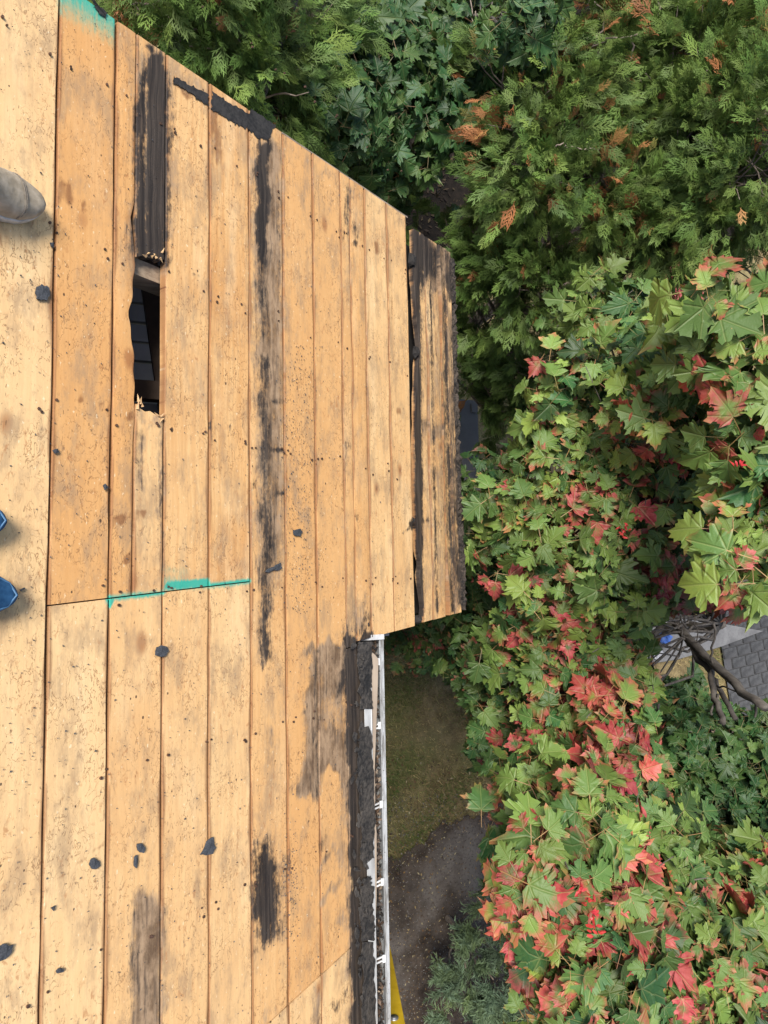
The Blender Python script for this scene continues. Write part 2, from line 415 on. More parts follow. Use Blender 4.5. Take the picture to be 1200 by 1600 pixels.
M['shaded_mulch'] = ground_mat('shade darkened leaf mould', ((0.006, 0.005, 0.004), (0.016, 0.012, 0.009), (0.010, 0.008, 0.006)), 14)  # leaf mould, its browns taken near black to add shade under the cedars
sheet('shaded_leaf_mould', wob([at_z(360, 420, 0.012), at_z(640, 480, 0.012), at_z(790, 440, 0.012), at_z(1000, 380, 0.012), at_z(1250, 380, 0.012), at_z(1250, -60, 0.012), at_z(300, -60, 0.012)], 0.05), M['shaded_mulch'])
# grass: blades in clumps over the seen part of the lawn (nobody could count them)
def grass_field():
    n = 42000
    px = rng.uniform(560, 900, n); py = rng.uniform(960, 1385, n)
    n2 = 9000
    px = np.append(px, rng.uniform(1040, 1230, n2)); py = np.append(py, rng.uniform(1010, 1180, n2))
    n3 = 1500
    px = np.append(px, rng.uniform(560, 900, n3)); py = np.append(py, rng.uniform(180, 400, n3))
    n = len(px)
    r = np.stack([px - 600, 800 - py, np.full(n, -F)], 1) / F @ WM.T
    P = CAM + r * ((-0.02 - CAM[2]) / r[:, 2])[:, None]
    nz = np.sin(P[:, 0] * 5.1 + 1.3 * np.sin(P[:, 1] * 4.3)) * np.sin(P[:, 1] * 4.7 + 1.1 * np.sin(P[:, 0] * 3.7))
    # none on the dirt or pavers
    keep = rng.random(n) < np.clip(0.66 + 0.5 * nz, 0.12, 1)
    ed = np.array(edge); dirt_line = np.interp(P[:, 0], ed[:, 0], ed[:, 1])
    keep &= (P[:, 1] > dirt_line + rng.normal(-0.03, 0.10, n)) | (px > 1000)
    side = (P - c0) @ dr
    keep &= ~((px > 1000) & (side > -0.02))
    P = P[keep]; n = len(P); nz = nz[keep]
    h = rng.uniform(0.018, 0.05, n) * (1 + 0.25 * nz); a = rng.uniform(0, 2 * np.pi, n)
    lean = rng.uniform(0.1, 1.1, n) * h; la = rng.uniform(0, 2 * np.pi, n)
    wd = rng.uniform(0.0022, 0.0048, n)
    A = P + np.stack([np.cos(a) * wd, np.sin(a) * wd, np.zeros(n)], 1)
    B = P - np.stack([np.cos(a) * wd, np.sin(a) * wd, np.zeros(n)], 1)
    T = P + np.stack([np.cos(la) * lean, np.sin(la) * lean, h], 1)
    v = np.stack([A, B, T], 1).reshape(-1, 3)
    f = np.arange(3 * n).reshape(n, 3)
    me = mesh_np('grass', v, f)
    dry = np.clip(0.55 - 0.45 * nz + rng.normal(0, 0.28, n), 0, 1)
    c = np.array([0.10, 0.15, 0.04])[None] * (1 - dry[:, None]) + np.array([0.44, 0.34, 0.16])[None] * dry[:, None]
    c *= rng.uniform(0.7, 1.25, (n, 1))
    cc = np.ones((n, 3, 4)); cc[:, :, :3] = c[:, None, :]
    at = me.attributes.new('lc', 'FLOAT_COLOR', 'POINT'); at.data.foreach_set('color', cc.astype(np.float32).ravel())
    g = NG('grass blades'); a_ = g.n('ShaderNodeAttribute', {'attribute_name': 'lc'})
    m = g.done(g.pbr(a_.outputs['Color'], 0.7, None, 0, 0.2).outputs[0])
    tag(link('grass', me, None, m), 'short patchy half dry grass growing on the lawn', 'grass', kind='stuff')
grass_field()

def litter(name, n, pxr, pyr, z, size, cols, label, cat, path_only=False):
    px = rng.uniform(*pxr, n); py = rng.uniform(*pyr, n)
    r = np.stack([px - 600, 800 - py, np.full(n, -F)], 1) / F @ WM.T
    P = CAM + r * ((z - CAM[2]) / r[:, 2])[:, None]
    a = rng.uniform(0, 2 * np.pi, n); s = rng.uniform(*size, n)
    e1 = np.stack([np.cos(a), np.sin(a), rng.normal(0, 0.25, n)], 1) * s[:, None]
    e2 = np.stack([-np.sin(a), np.cos(a), rng.normal(0, 0.25, n)], 1) * (s * rng.uniform(0.35, 0.8, n))[:, None]
    P[:, 2] += 0.25 * s
    v = np.stack([P - e1, P - e2 * 0.8 + e1 * 0.2, P + e1, P + e2 * 0.8], 1)
    v[:, :, 2] += rng.uniform(0, 0.35, (n, 4)) * s[:, None]
    me = mesh_np(name, v.reshape(-1, 3), np.arange(4 * n).reshape(n, 4))
    c = np.array(cols)[rng.integers(len(cols), size=n)] * rng.uniform(0.6, 1.2, (n, 1))
    cc = np.ones((n, 4, 4)); cc[:, :, :3] = c[:, None, :]
    at = me.attributes.new('lc', 'FLOAT_COLOR', 'POINT'); at.data.foreach_set('color', cc.astype(np.float32).ravel())
    g = NG(name + ' tint'); a_ = g.n('ShaderNodeAttribute', {'attribute_name': 'lc'})
    m = g.done(g.pbr(a_.outputs['Color'], 0.8, None, 0, 0.2).outputs[0])
    return tag(link(name, me, None, m), label, cat, kind='stuff')
litter('leaf_litter', 1300, (600, 840), (1180, 1620), 0.016, (0.006, 0.016), [(0.30, 0.22, 0.10), (0.36, 0.30, 0.18), (0.14, 0.08, 0.04), (0.20, 0.12, 0.05), (0.07, 0.045, 0.03)],
       'small dry fallen leaves scattered over the dark dirt', 'leaf litter')
litter('gravel', 5200, (600, 860), (1240, 1620), 0.013, (0.003, 0.009), [(0.16, 0.15, 0.145), (0.10, 0.09, 0.085), (0.055, 0.045, 0.04), (0.22, 0.2, 0.18)],
       'fine grey grit lying on the trodden dirt', 'gravel')
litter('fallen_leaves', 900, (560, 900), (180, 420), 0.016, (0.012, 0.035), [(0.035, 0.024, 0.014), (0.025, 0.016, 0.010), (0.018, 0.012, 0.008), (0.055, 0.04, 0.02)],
       'brown fallen leaves on the shaded ground behind the roof edge', 'leaf litter')  # leaf browns dimmed in colour to stand for the shade there

# ================================================================== HOUSE
house = empty('house', (0.0, 0.0, 0.0), 'house with a bare board roof deck stripped of shingles, white gutter at the eave', 'house')
pxlines = {}
def lin(pa, pb):
    """v as a function of u along the straight photo line pa-pb laid on the roof"""
    a, b = uv(*pa), uv(*pb)
    return lambda u: a[1] + (b[1] - a[1]) * (np.asarray(u) - a[0]) / (b[0] - a[0])
rake = lin((180, 30), (637, 341))
butt = lin((77, 945), (390, 908))
lowedge = lin((565, 1000), (734, 955))
cut = lin((415, 1603), (556, 1473))
VB = -2.3                                    # boards run on past the frame to here

# --- stains, each drawn where it lies on the deck
def sd_capsule(X, Y, a, b, r):
    a = np.array(a, float); b = np.array(b, float); d = b - a
    t = np.clip(((X - a[0]) * d[0] + (Y - a[1]) * d[1]) / (d @ d + 1e-9), 0, 1)
    return np.hypot(X - a[0] - t * d[0], Y - a[1] - t * d[1]) - r
def sd_poly(X, Y, pts):
    pts = np.array(pts, float); d = np.full(X.shape, 1e9); ins = np.zeros(X.shape, bool)
    for i in range(len(pts)):
        a, b = pts[i], pts[(i + 1) % len(pts)]
        d = np.minimum(d, sd_capsule(X, Y, a, b, 0))
        c = ((a[1] > Y) != (b[1] > Y)) & (X < (b[0] - a[0]) * (Y - a[1]) / (b[1] - a[1] + 1e-12) + a[0])
        ins ^= c
    return np.where(ins, -d, d)
BLK, GRY, TEA, BRN = 0, 1, 2, 3
ST = [  # channel, shape, softness px, strength
 (BLK, [(229, 92), (250, 82), (262, 100), (262, 412), (210, 412), (211, 250), (214, 150)], 7, 1.25),
 (BLK, ((228, 135), (230, 360), 2.2), 4, -0.75), (BLK, ((222, 180), (221, 300), 1.5), 4, -0.4),
 (GRY, [(205, 60), (262, 85), (262, 420), (203, 420)], 12, 0.75),
 (BRN, [(184, 40), (205, 60), (207, 400), (190, 390)], 14, 0.5),
 (BLK, ((264, 190), (264, 235), 7), 7, 0.8), (GRY, ((266, 110), (268, 380), 8), 8, 0.7),
 (BLK, ((318, 190), (322, 235), 4), 8, 0.35), (BRN, ((336, 165), (338, 255), 9), 8, 0.8), (GRY, ((332, 160), (332, 260), 6), 6, 0.55),
 (BRN, ((270, 130), (300, 150), 6), 6, 0.9), (GRY, [(262, 95), (330, 130), (330, 160), (262, 130)], 8, 0.5),
 (GRY, [(184, 40), (260, 88), (440, 212), (440, 228), (255, 110), (200, 70)], 7, 0.5),
 (BLK, ((205, 72), (218, 80), 5), 5, 0.8), (BLK, ((232, 72), (238, 78), 6), 4, 0.9),
 # board six: long weathered streak
 (GRY, [(392, 215), (442, 222), (445, 560), (443, 880), (425, 930), (420, 1030), (405, 1035), (402, 900), (398, 560), (392, 330)], 10, 0.95),
 (BLK, [(402, 222), (419, 222), (419, 330), (410, 420), (404, 400), (402, 330)], 6, 1.5),
 (BLK, ((410, 400), (412, 520), 7), 9, 0.85), (BLK, ((432, 320), (440, 370), 3), 5, 0.7), (BLK, ((408, 390), (438, 410), 3), 5, 0.8),
 (BLK, ((412, 560), (414, 700), 7), 8, 0.98), (BLK, ((415, 690), (418, 800), 8), 9, 0.9), (BLK, ((418, 800), (420, 880), 8), 8, 1.05),
 (BLK, ((415, 890), (414, 960), 8), 9, 0.9), (BLK, ((414, 975), (416, 1030), 8), 7, 0.95),
 (BLK, ((428, 702), (442, 705), 4), 3, 1.0), (BLK, ((430, 768), (443, 770), 4), 3, 0.95), (BLK, ((425, 626), (441, 628), 4), 4, 0.8),
 (BLK, ((397, 590), (402, 600), 6), 6, 0.7), (BLK, ((425, 245), (440, 220), 3), 6, 0.5), (BLK, ((396, 752), (397, 762), 3), 3, 0.8),
 (GRY, ((425, 1150), (425, 1225), 14), 14, 0.52), (GRY, ((435, 1090), (438, 1120), 6), 8, 0.5),
 # dark patch lower on board six
 (BLK, [(406, 1308), (418, 1312), (432, 1350), (438, 1400), (434, 1450), (418, 1478), (402, 1470), (395, 1420), (395, 1360)], 9, 1.05),
 (GRY, [(394, 1290), (440, 1310), (448, 1420), (436, 1470), (415, 1490), (394, 1480)], 10, 0.62), (BLK, ((401, 1478), (398, 1490), 3), 4, 0.8),
 (BLK, ((440, 1380), (455, 1350), 3), 5, 0.8), (BLK, ((403, 1340), (399, 1455), 5), 7, 0.8), (BLK, ((424, 1330), (432, 1440), 6), 9, 0.62), (BRN, ((415, 1360), (425, 1450), 8), 8, 0.8), (BLK, ((448, 1335), (452, 1365), 3), 5, 0.75), (BLK, ((440, 1420), (462, 1405), 2.5), 4, 0.8), (BLK, ((445, 1425), (447, 1440), 3), 4, 0.8), (GRY, ((446, 1335), (452, 1390), 8), 8, 0.55),
 # board three bottom
 (GRY, [(212, 1400), (222, 1388), (238, 1405), (254, 1420), (254, 1620), (206, 1620), (207, 1460)], 9, 1.2),
 (BLK, ((212, 1480), (209, 1620), 5), 9, 0.6), (BLK, ((230, 1540), (250, 1600), 5), 9, 0.6), (BLK, ((214, 1430), (222, 1440), 6), 6, 0.66),
 # below the hole
 (GRY, ((218, 680), (217, 765), 6), 6, 0.95), (BLK, ((218, 725), (217, 765), 3), 7, 0.7), (GRY, ((250, 650), (253, 920), 6), 6, 0.75), (GRY, ((220, 655), (250, 668), 8), 6, 0.6),
 (BRN, ((190, 810), (188, 812), 9), 4, 1.0), (BRN, ((198, 875), (199, 876), 8), 4, 0.95), (BRN, ((222, 802), (224, 803), 7), 4, 0.95), (BRN, ((200, 650), (205, 650), 8), 5, 0.8),
 (BRN, ((104, 290), (106, 310), 9), 7, 0.85), (BRN, ((128, 330), (130, 322), 7), 6, 0.8), (BRN, ((124, 622), (126, 624), 6), 4, 0.9), (BRN, ((163, 635), (168, 640), 10), 7, 0.6),
 (BRN, ((70, 1390), (160, 1320), 3), 4, 0.75), (BRN, ((72, 1408), (108, 1390), 3), 4, 0.7), (BRN, ((72, 1250), (98, 1247), 3), 4, 0.75), (BRN, ((72, 1275), (160, 1280), 3), 5, 0.5), (BRN, ((74, 1318), (96, 1312), 2), 3, 0.7),
 (GRY, ((90, 350), (180, 350), 2), 8, 0.12),
 # teal paint
 (TEA, ((85, -40), (200, 22), 16), 55, 1.7, (88, 181)), (TEA, [(257, 907), (327, 904), (327, 917), (257, 923)], 3, 1.25), (TEA, ((262, 893), (285, 894), 7), 14, 0.5),
 (TEA, ((327, 915), (390, 908), 2.2), 2.5, 1.3), (TEA, ((170, 935), (257, 926), 2.0), 2.5, 1.2), (TEA, ((170, 936), (172, 944), 3), 2, 1.3),
 # boards eight to eleven
 (BLK, ((541, 300), (541, 372), 5), 7, 0.8), (GRY, [(534, 290), (552, 300), (552, 480), (536, 480)], 8, 0.6), (BLK, ((557, 350), (556, 362), 7), 8, 0.72), (BLK, ((555, 378), (555, 382), 4), 3, 0.8),
 (GRY, [(445, 250), (530, 300), (530, 370), (445, 300)], 20, 0.42), (GRY, ((540, 690), (548, 740), 7), 9, 0.55), (GRY, ((548, 880), (552, 930), 9), 12, 0.55),
 (GRY, [(538, 920), (578, 930), (578, 995), (541, 998)], 10, 0.6), (BLK, ((560, 985), (578, 965), 4), 6, 0.75), (BLK, ((541, 990), (575, 985), 6), 8, 0.7),
 (GRY, ((625, 560), (628, 580), 4), 6, 0.4), (BLK, ((540, 690), (545, 700), 3), 4, 0.75), (BLK, ((556, 805), (557, 812), 3), 4, 0.8), (GRY, ((556, 600), (558, 760), 8), 12, 0.42), (BRN, ((622, 640), (623, 645), 4), 4, 0.9), (BRN, ((588, 380), (590, 395), 4), 4, 0.9), (BLK, ((552, 1), (552, 2), 1), 1, 0.1),
 (GRY, [(445, 700), (490, 720), (490, 900), (448, 900)], 25, 0.38), (BRN, ((505, 560), (520, 640), 5), 10, 0.5), (BRN, ((570, 380), (576, 560), 3), 5, 0.6), (BRN, ((606, 360), (612, 520), 3), 5, 0.7), (GRY, ((572, 400), (578, 960), 2.5), 4, 0.55), (GRY, ((534, 420), (540, 960), 3), 5, 0.55), (GRY, ((606, 350), (617, 960), 2), 4, 0.5),
 (GRY, ((327, 460), (327, 700), 4), 6, 0.5), (GRY, ((323, 220), (325, 420), 4), 7, 0.6), (BLK, ((300, 425), (320, 440), 1.5), 3, 0.8), (BLK, ((254, 660), (255, 900), 2.5), 4, 0.6), (GRY, ((388, 260), (388, 520), 3), 5, 0.55), (BLK, ((300, 208), (302, 210), 3), 3, 0.7), (BLK, ((328, 660), (330, 672), 2.5), 3, 0.85), (BLK, ((358, 665), (360, 675), 3), 4, 0.7), (BLK, ((643, 815), (643, 824), 4), 3, 1.0), (BLK, ((630, 832), (640, 824), 2), 2, 0.9),
 (GRY, [(445, 225), (640, 345), (640, 360), (445, 240)], 6, 0.62),
 (GRY, ((392, 520), (392, 900), 4), 5, 0.5), (GRY, ((490, 250), (490, 480), 4), 7, 0.55), (GRY, ((443, 1000), (446, 1120), 5), 6, 0.6),
 # grey weathered field by the eave
 (GRY, [(470, 1020), (492, 1008), (545, 1000), (545, 1240), (536, 1230), (528, 1205), (505, 1202), (497, 1250), (470, 1240), (456, 1236), (472, 1200), (482, 1165), (474, 1110), (484, 1068), (486, 1032)], 6, 1.25),
 (GRY, [(498, 1088), (536, 1090), (538, 1140), (500, 1145)], 8, -0.75), (GRY, ((507, 1040), (510, 1075), 6), 7, -0.6),
 (BLK, ((494, 1012), (495, 1240), 4), 5, 0.75), (BLK, [(534, 1018), (546, 1005), (546, 1085), (530, 1080), (522, 1072), (532, 1050)], 5, 0.9), (BLK, ((515, 1085), (530, 1090), 3), 6, 0.7),
 (BLK, ((455, 1238), (486, 1220), 4), 6, 0.62), (BLK, ((474, 1108), (478, 1112), 4), 5, 0.6), (BLK, ((520, 1130), (522, 1140), 6), 6, 0.5),
 # eave band
 (BLK, [(541, 1000), (585, 992), (590, 1620), (552, 1620), (551, 1480), (548, 1330), (548, 1240), (544, 1180), (542, 1100)], 6, 1.7),
 (GRY, [(536, 1000), (560, 1000), (562, 1620), (541, 1620), (541, 1300), (530, 1210), (538, 1100)], 6, 0.9),
 (GRY, ((540, 1095), (545, 1135), 2), 5, -0.7),
 (GRY, ((500, 1355), (530, 1322), 5), 5, 0.9), (GRY, ((500, 1412), (533, 1370), 4), 5, 0.9), (GRY, ((534, 1240), (538, 1440), 5), 6, 0.75), (GRY, ((520, 1450), (536, 1425), 4), 5, 0.85),
 (BLK, ((502, 1308), (505, 1325), 4), 5, 0.85), (BLK, ((520, 1575), (542, 1550), 5), 5, 0.75), (GRY, ((495, 1545), (497, 1620), 6), 5, 0.85), (GRY, ((400, 1590), (425, 1580), 12), 12, 0.5),
 (GRY, ((408, 1290), (412, 1500), 10), 15, 0.3),
 # charred eave block
 (BLK, [(642, 355), (668, 365), (672, 430), (662, 455), (652, 450), (644, 470), (640, 400)], 6, 1.0), (GRY, [(640, 345), (716, 395), (718, 470), (690, 460), (665, 450), (640, 470)], 8, 0.95),
 (BLK, [(693, 395), (716, 400), (718, 470), (700, 462), (692, 440)], 6, 0.95), (BLK, ((677, 430), (684, 452), 3), 6, 0.7), (BLK, ((684, 384), (690, 402), 2), 3, 0.9),
 (BLK, ((648, 470), (651, 600), 4), 6, 0.95), (BLK, ((652, 600), (655, 800), 4), 5, 0.8), (GRY, ((651, 480), (656, 960), 7), 6, 0.6), (BLK, ((654, 520), (654, 545), 7), 7, 0.9),
 (BLK, ((693, 480), (696, 640), 2), 4, 0.85), (BLK, ((700, 640), (702, 790), 5), 7, 0.8), (BLK, ((706, 870), (708, 890), 6), 7, 0.9), (GRY, ((700, 500), (706, 860), 8), 10, 0.55),
 (BLK, ((712, 540), (722, 700), 6), 6, 1.0), (BLK, ((720, 700), (728, 955), 6), 6, 1.0), (BLK, ((716, 470), (718, 560), 5), 6, 0.9),
 (GRY, [(650, 650), (698, 660), (695, 690), (676, 690), (652, 675)], 8, 0.85), (BLK, ((658, 660), (668, 668), 3), 5, 0.75), (GRY, [(658, 860), (684, 850), (690, 960), (662, 968)], 14, 0.4),
 (BLK, ((650, 350), (656, 960), 5), 4, 1.5), (BLK, ((672, 430), (683, 955), 1.6), 3, 1.1), (BLK, ((694, 430), (707, 955), 2.2), 4, 1.2), (GRY, [(645, 350), (720, 398), (738, 960), (655, 970)], 14, 0.52), (BLK, [(694, 455), (716, 455), (732, 955), (708, 955)], 10, 0.55), (BLK, ((700, 640), (716, 930), 7), 9, 0.8), (BLK, [(707, 440), (722, 440), (740, 955), (718, 955)], 5, 1.5), (BLK, [(642, 352), (690, 382), (692, 425), (668, 440), (644, 440)], 8, 0.9), (BLK, [(698, 398), (720, 405), (722, 470), (702, 466)], 6, 1.2), (BLK, ((664, 440), (668, 520), 5), 8, 0.6), (BLK, ((682, 440), (684, 500), 4), 7, 0.6), (GRY, ((671, 400), (682, 955), 3), 5, 0.7), (BLK, ((672, 420), (674, 600), 1.5), 4, 0.6), (BLK, ((693, 560), (700, 880), 3), 5, 0.85), (GRY, [(688, 470), (716, 470), (732, 955), (698, 955)], 9, 0.8), (GRY, [(652, 470), (672, 470), (672, 640), (655, 660)], 12, 0.5), (BRN, ((684, 480), (688, 700), 6), 8, 0.6), (BLK, ((694, 600), (703, 800), 4), 6, 0.8), (BLK, ((708, 600), (722, 955), 4), 7, 0.72), (BLK, ((660, 560), (656, 640), 3), 6, 0.6), (GRY, ((664, 700), (668, 860), 6), 10, 0.5), (BLK, ((700, 930), (724, 950), 4), 7, 0.7),
 (BLK, ((650, 815), (672, 811), 2), 3, 0.95), (BLK, ((683, 812), (690, 830), 2), 3, 0.8), (BLK, ((679, 555), (680, 556), 4), 4, 0.7),
]
_lim = []
for ch, sh, sf, st, *xl_ in ST:
    if isinstance(sh, list):
        a = np.array(sh); r = 0
    else:
        a = np.array(sh[:2]); r = sh[2]
    _lim.append((a[:, 0].min() - r - 3 * sf, a[:, 0].max() + r + 3 * sf, a[:, 1].min() - r - 3 * sf, a[:, 1].max() + r + 3 * sf))
def stain_at(P):
    X, Y, _ = project(P)
    X0, Y0 = X.copy(), Y.copy()
    X = X + 2.2 * np.sin(Y0 * 0.071 + 1.0) + 1.4 * np.sin(Y0 * 0.173 + X0 * 0.11) + 0.9 * np.sin(Y0 * 0.39 + X0 * 0.2)
    Y = Y + 6 * np.sin(X0 * 0.21 + 0.4) + 4 * np.sin(X0 * 0.47 + Y0 * 0.03)
    XW, YW = X, Y
    out = np.zeros((len(P), 4))
    for (ch, sh, sf, st, *xl_), lm in zip(ST, _lim):
        X, Y = (X0, Y0) if (ch == TEA or sf <= 4) else (XW, YW)
        if sf >= 5 and ch in (BLK, GRY): sf = sf * 1.5
        if xl_: lm = (max(lm[0], xl_[0][0]), min(lm[1], xl_[0][1]), lm[2], lm[3])
        m = (X > lm[0]) & (X < lm[1]) & (Y > lm[2]) & (Y < lm[3])
        if not m.any(): continue
        x, y = X[m], Y[m]
        d = sd_poly(x, y, sh) if isinstance(sh, list) else sd_capsule(x, y, sh[0], sh[1], sh[2])
        val = np.clip(0.5 - d / (2.0 * sf), 0, 1) * st
        if st < 0: out[m, ch] = np.maximum(out[m, ch] + val, 0)
        else: out[m, ch] = np.maximum(out[m, ch], val)
    return out

def board(ul, ur, vbot, vtop, w0=0.0, thick=0.02, fine=True, warp=0.0008, name='roof_board', ampl=0.0, ampr=0.0):
    """one board: ul, ur edge positions (number or function of v); vbot, vtop ends (number or function of u)"""
    fl = ul if callable(ul) else (lambda v, c=ul: np.full(np.shape(v), c))
    fr = ur if callable(ur) else (lambda v, c=ur: np.full(np.shape(v), c))
    u_mid = float(np.mean(fl(np.array([0.0])))), float(np.mean(fr(np.array([0.0]))))
    wid = max(abs(u_mid[1] - u_mid[0]), 0.01)
    fb = vbot if callable(vbot) else (lambda u, c=vbot: np.full(np.shape(u), c))
    ft = vtop if callable(vtop) else (lambda u, c=vtop: np.full(np.shape(u), c))
    nc = max(3, int(wid / 0.0115)) if fine else 2
    t = np.concatenate([[0, 0.0022 / wid], np.linspace(0, 1, nc + 1)[1:-1], [1 - 0.0022 / wid, 1]])
    L = abs(float(ft(np.array(u_mid[0]))) - float(fb(np.array(u_mid[0]))))
    nr = max(4, int(L / 0.0125)) if fine else 6
    s = np.linspace(0, 1, nr + 1)
    T, Sg = np.meshgrid(t, s, indexing='ij')
    u0 = u_mid[0] + (u_mid[1] - u_mid[0]) * T
    Vv = fb(u0) + (ft(u0) - fb(u0)) * Sg
    Uu = fl(Vv) + (fr(Vv) - fl(Vv)) * T
    ph = rng.uniform(0, 6.28, 4)
    ej = rng.uniform(0, 6.28, (2, 3)); aj = rng.uniform(0.0003, 0.0010, 2)
    jit = [aj[q] * (np.sin(Vv * 6.3 + ej[q, 0]) + 0.7 * np.sin(Vv * 17 + ej[q, 1]) + 0.4 * np.sin(Vv * 41 + ej[q, 2]) - 1.2) for q in (0, 1)]
    Uu = Uu - jit[0] * (1 - T) + jit[1] * T
    cup = rng.normal(0, warp)
    Wv = w0 + cup * ((T - 0.5) * 2) ** 2 + warp * (np.sin(Vv * 4.1 + ph[0]) + 0.6 * np.sin(Vv * 9.7 + ph[1])) 
    Wv[0] -= 0.0016; Wv[-1] -= 0.0016
    top = RP(Uu, Vv, Wv); bot = RP(Uu, Vv, np.full(Uu.shape, w0 - thick))
    n1, n2 = T.shape
    ti = np.arange(n1 * n2).reshape(n1, n2)
    faces = [tuple(q) for q in np.stack([ti[:-1, :-1], ti[1:, :-1], ti[1:, 1:], ti[:-1, 1:]], -1).reshape(-1, 4)]
    # rim of the underside only
    rim = [(i, 0) for i in range(n1)] + [(n1 - 1, j) for j in range(1, n2)] + [(i, n2 - 1) for i in range(n1 - 2, -1, -1)] + [(0, j) for j in range(n2 - 2, 0, -1)]
    base = n1 * n2
    rv = np.array([bot[i, j] for i, j in rim]); k = len(rim)
    for q in range(k):
        a, b = rim[q], rim[(q + 1) % k]
        faces.append((ti[a], base + q, base + (q + 1) % k, ti[b]))
    faces.append(tuple(base + q for q in range(k))[::-1])
    vs = np.concatenate([top.reshape(-1, 3), rv])
    me = mesh_np(name, vs - np.array([0, 0, 0]), faces, False)
    st = stain_at(vs)
    # reddish darker margins along the edges
    te = np.minimum(T, 1 - T).reshape(-1) * wid
    wv = 0.0042 + 0.003 * np.sin(Vv.reshape(-1) * 7 + ph[2]) + 0.003 * np.sin(Vv.reshape(-1) * 23 + ph[3])
    eb = np.clip(0.95 - te / np.maximum(wv, 0.002) * 0.45, 0, 1) * 0.95
    st[:base, 3] = np.maximum(st[:base, 3], eb)
    st[base:, 3] = 0.6
    a = me.attributes.new('stain', 'FLOAT_COLOR', 'POINT')
    a.data.foreach_set('color', st.astype(np.float32).ravel())
    uvl = me.uv_layers.new(name='deck')
    li = np.zeros(len(me.loops), np.int32); me.loops.foreach_get('vertex_index', li)
    uu = np.concatenate([Uu.reshape(-1), [Uu[i, j] for i, j in rim]]); vv = np.concatenate([Vv.reshape(-1), [Vv[i, j] for i, j in rim]])
    uvl.data.foreach_set('uv', np.stack([uu[li], vv[li]], 1).astype(np.float32).ravel())
    o = link(name, me, house, M['wood'])
    xm, ym, _ = project(RP(np.mean(Uu), np.mean(Vv)))
    cream = 0.10 + 0.52 * np.clip((ym - 500) / 600, 0, 1) + 0.25 * np.clip((xm - 380) / 250, 0, 1) + rng.normal(0, 0.15) - (0.25 if xm < 110 and ym < 950 else 0)
    o.color = (float(np.clip(cream, 0, 1)), float(np.clip(rng.normal(0.35, 0.25) - 0.3 * cream + (0.25 if ym < 500 else 0), 0, 1)), 0, 1)
    return o

g2 = 0.0014
us = {k: uX(x) for k, x in dict(a=82, b=175, c=256.5, d=327, e=390, f=444, g=491.5, h=535.5, i=574, j=608.5, k=640).items()}
sm = lambda k: us[k]
# up the slope, mostly outside the frame
uu_ = us['a']
for k in range(11):
    board(uu_ - 0.14 + g2, uu_ - g2, VB, rake, fine=(k == 0)); uu_ -= 0.14
RIDGE = uu_
board(sm('a') + g2, sm('b') - g2, butt, rake); board(sm('a') + g2, sm('b') - g2, VB, lambda u: butt(u) - 0.003)
# the cracked board with the hole
uc = uX(208.5, 800); hl = uv(213, 470)[0]
def crackL(v):                                # right edge of the left half, eaten away beside the hole
    pts = [(205, 340), (212, 395), (212, 415), (209, 450), (207, 470), (202, 492), (206, 520), (210, 550), (211, 590), (212, 630), (211.5, 655), (209, 690)]
    q = np.array([uv(*p) for p in pts]); o = np.argsort(q[:, 1]); base = uc - 0.001
    x = np.interp(v, np.concatenate([[-1, q[o[0], 1] - 0.03], q[o, 1], [q[o[-1], 1] + 0.04, 3]]), np.concatenate([[base, base], q[o, 0], [uX(211, 300), uX(211, 200)]]))
    return x + 0.0018 * np.sin(v * 90) * ((v > uv(211, 660)[1]) & (v < uv(212, 400)[1]))
board(sm('b') + g2, crackL, butt, rake)
def crackR(v):
    base = uc + 0.001
    return np.interp(v, [-1, uv(211, 690)[1], uv(212, 655)[1], uv(212, 400)[1], 3], [base, base, uX(212, 655), uX(211, 300) + 0.0012, uX(211, 200) + 0.0012])
def jag(pts):
    q = np.array([uv(*p) for p in pts]); o = np.argsort(q[:, 0])
    return lambda u: np.interp(u, q[o, 0], q[o, 1])
board(crackR, sm('c') - g2, butt, jag([(208, 636), (214, 628), (217, 640), (222, 634), (226, 643), (232, 640), (238, 648), (244, 645), (250, 652), (254, 648), (258, 656)]))
board(crackR, sm('c') - g2, jag([(208, 400), (214, 402), (219, 399), (225, 404), (231, 400), (238, 406), (243, 402), (250, 408), (258, 405)]), rake)
board(sm('b') + g2, sm('c') - g2, VB, lambda u: butt(u) - 0.003)
board(sm('c') + g2, sm('d') - g2, butt, rake); board(sm('c') + g2, sm('d') - g2, VB, lambda u: butt(u) - 0.003)
board(sm('d') + g2, sm('e') - g2, butt, rake); board(sm('d') + g2, sm('e') - g2, VB, lambda u: butt(u) - 0.003)
c_up = lambda u: cut(u) + 0.002
c_dn = lambda u: cut(u) - 0.002
for a, b in (('e', 'f'), ('f', 'g'), ('g', 'h')):
    board(sm(a) + g2, sm(b) - g2, c_up, rake); board(sm(a) + g2, sm(b) - g2, VB, c_dn)
uE = uX(578, 1300); uQ = uX(549, 500)
split = lambda v: np.full(np.shape(v), uQ) + 0.0012 * np.sin(np.asarray(v) * 11)
split2 = lambda v: split(v) + 0.0014
board(sm('h') + g2, split, lambda u: lowedge(u) - 0.012, rake)
board(split2, sm('i') - g2, lambda u: lowedge(u) - 0.0, rake)
board(sm('h') + g2, uE, VB, lambda u: lowedge(u) - 0.016, w0=-0.002)
board(sm('i') + g2, sm('j') - g2, lowedge, rake)
board(sm('j') + g2, sm('k') - 0.002 , lowedge, rake, w0=0.001)
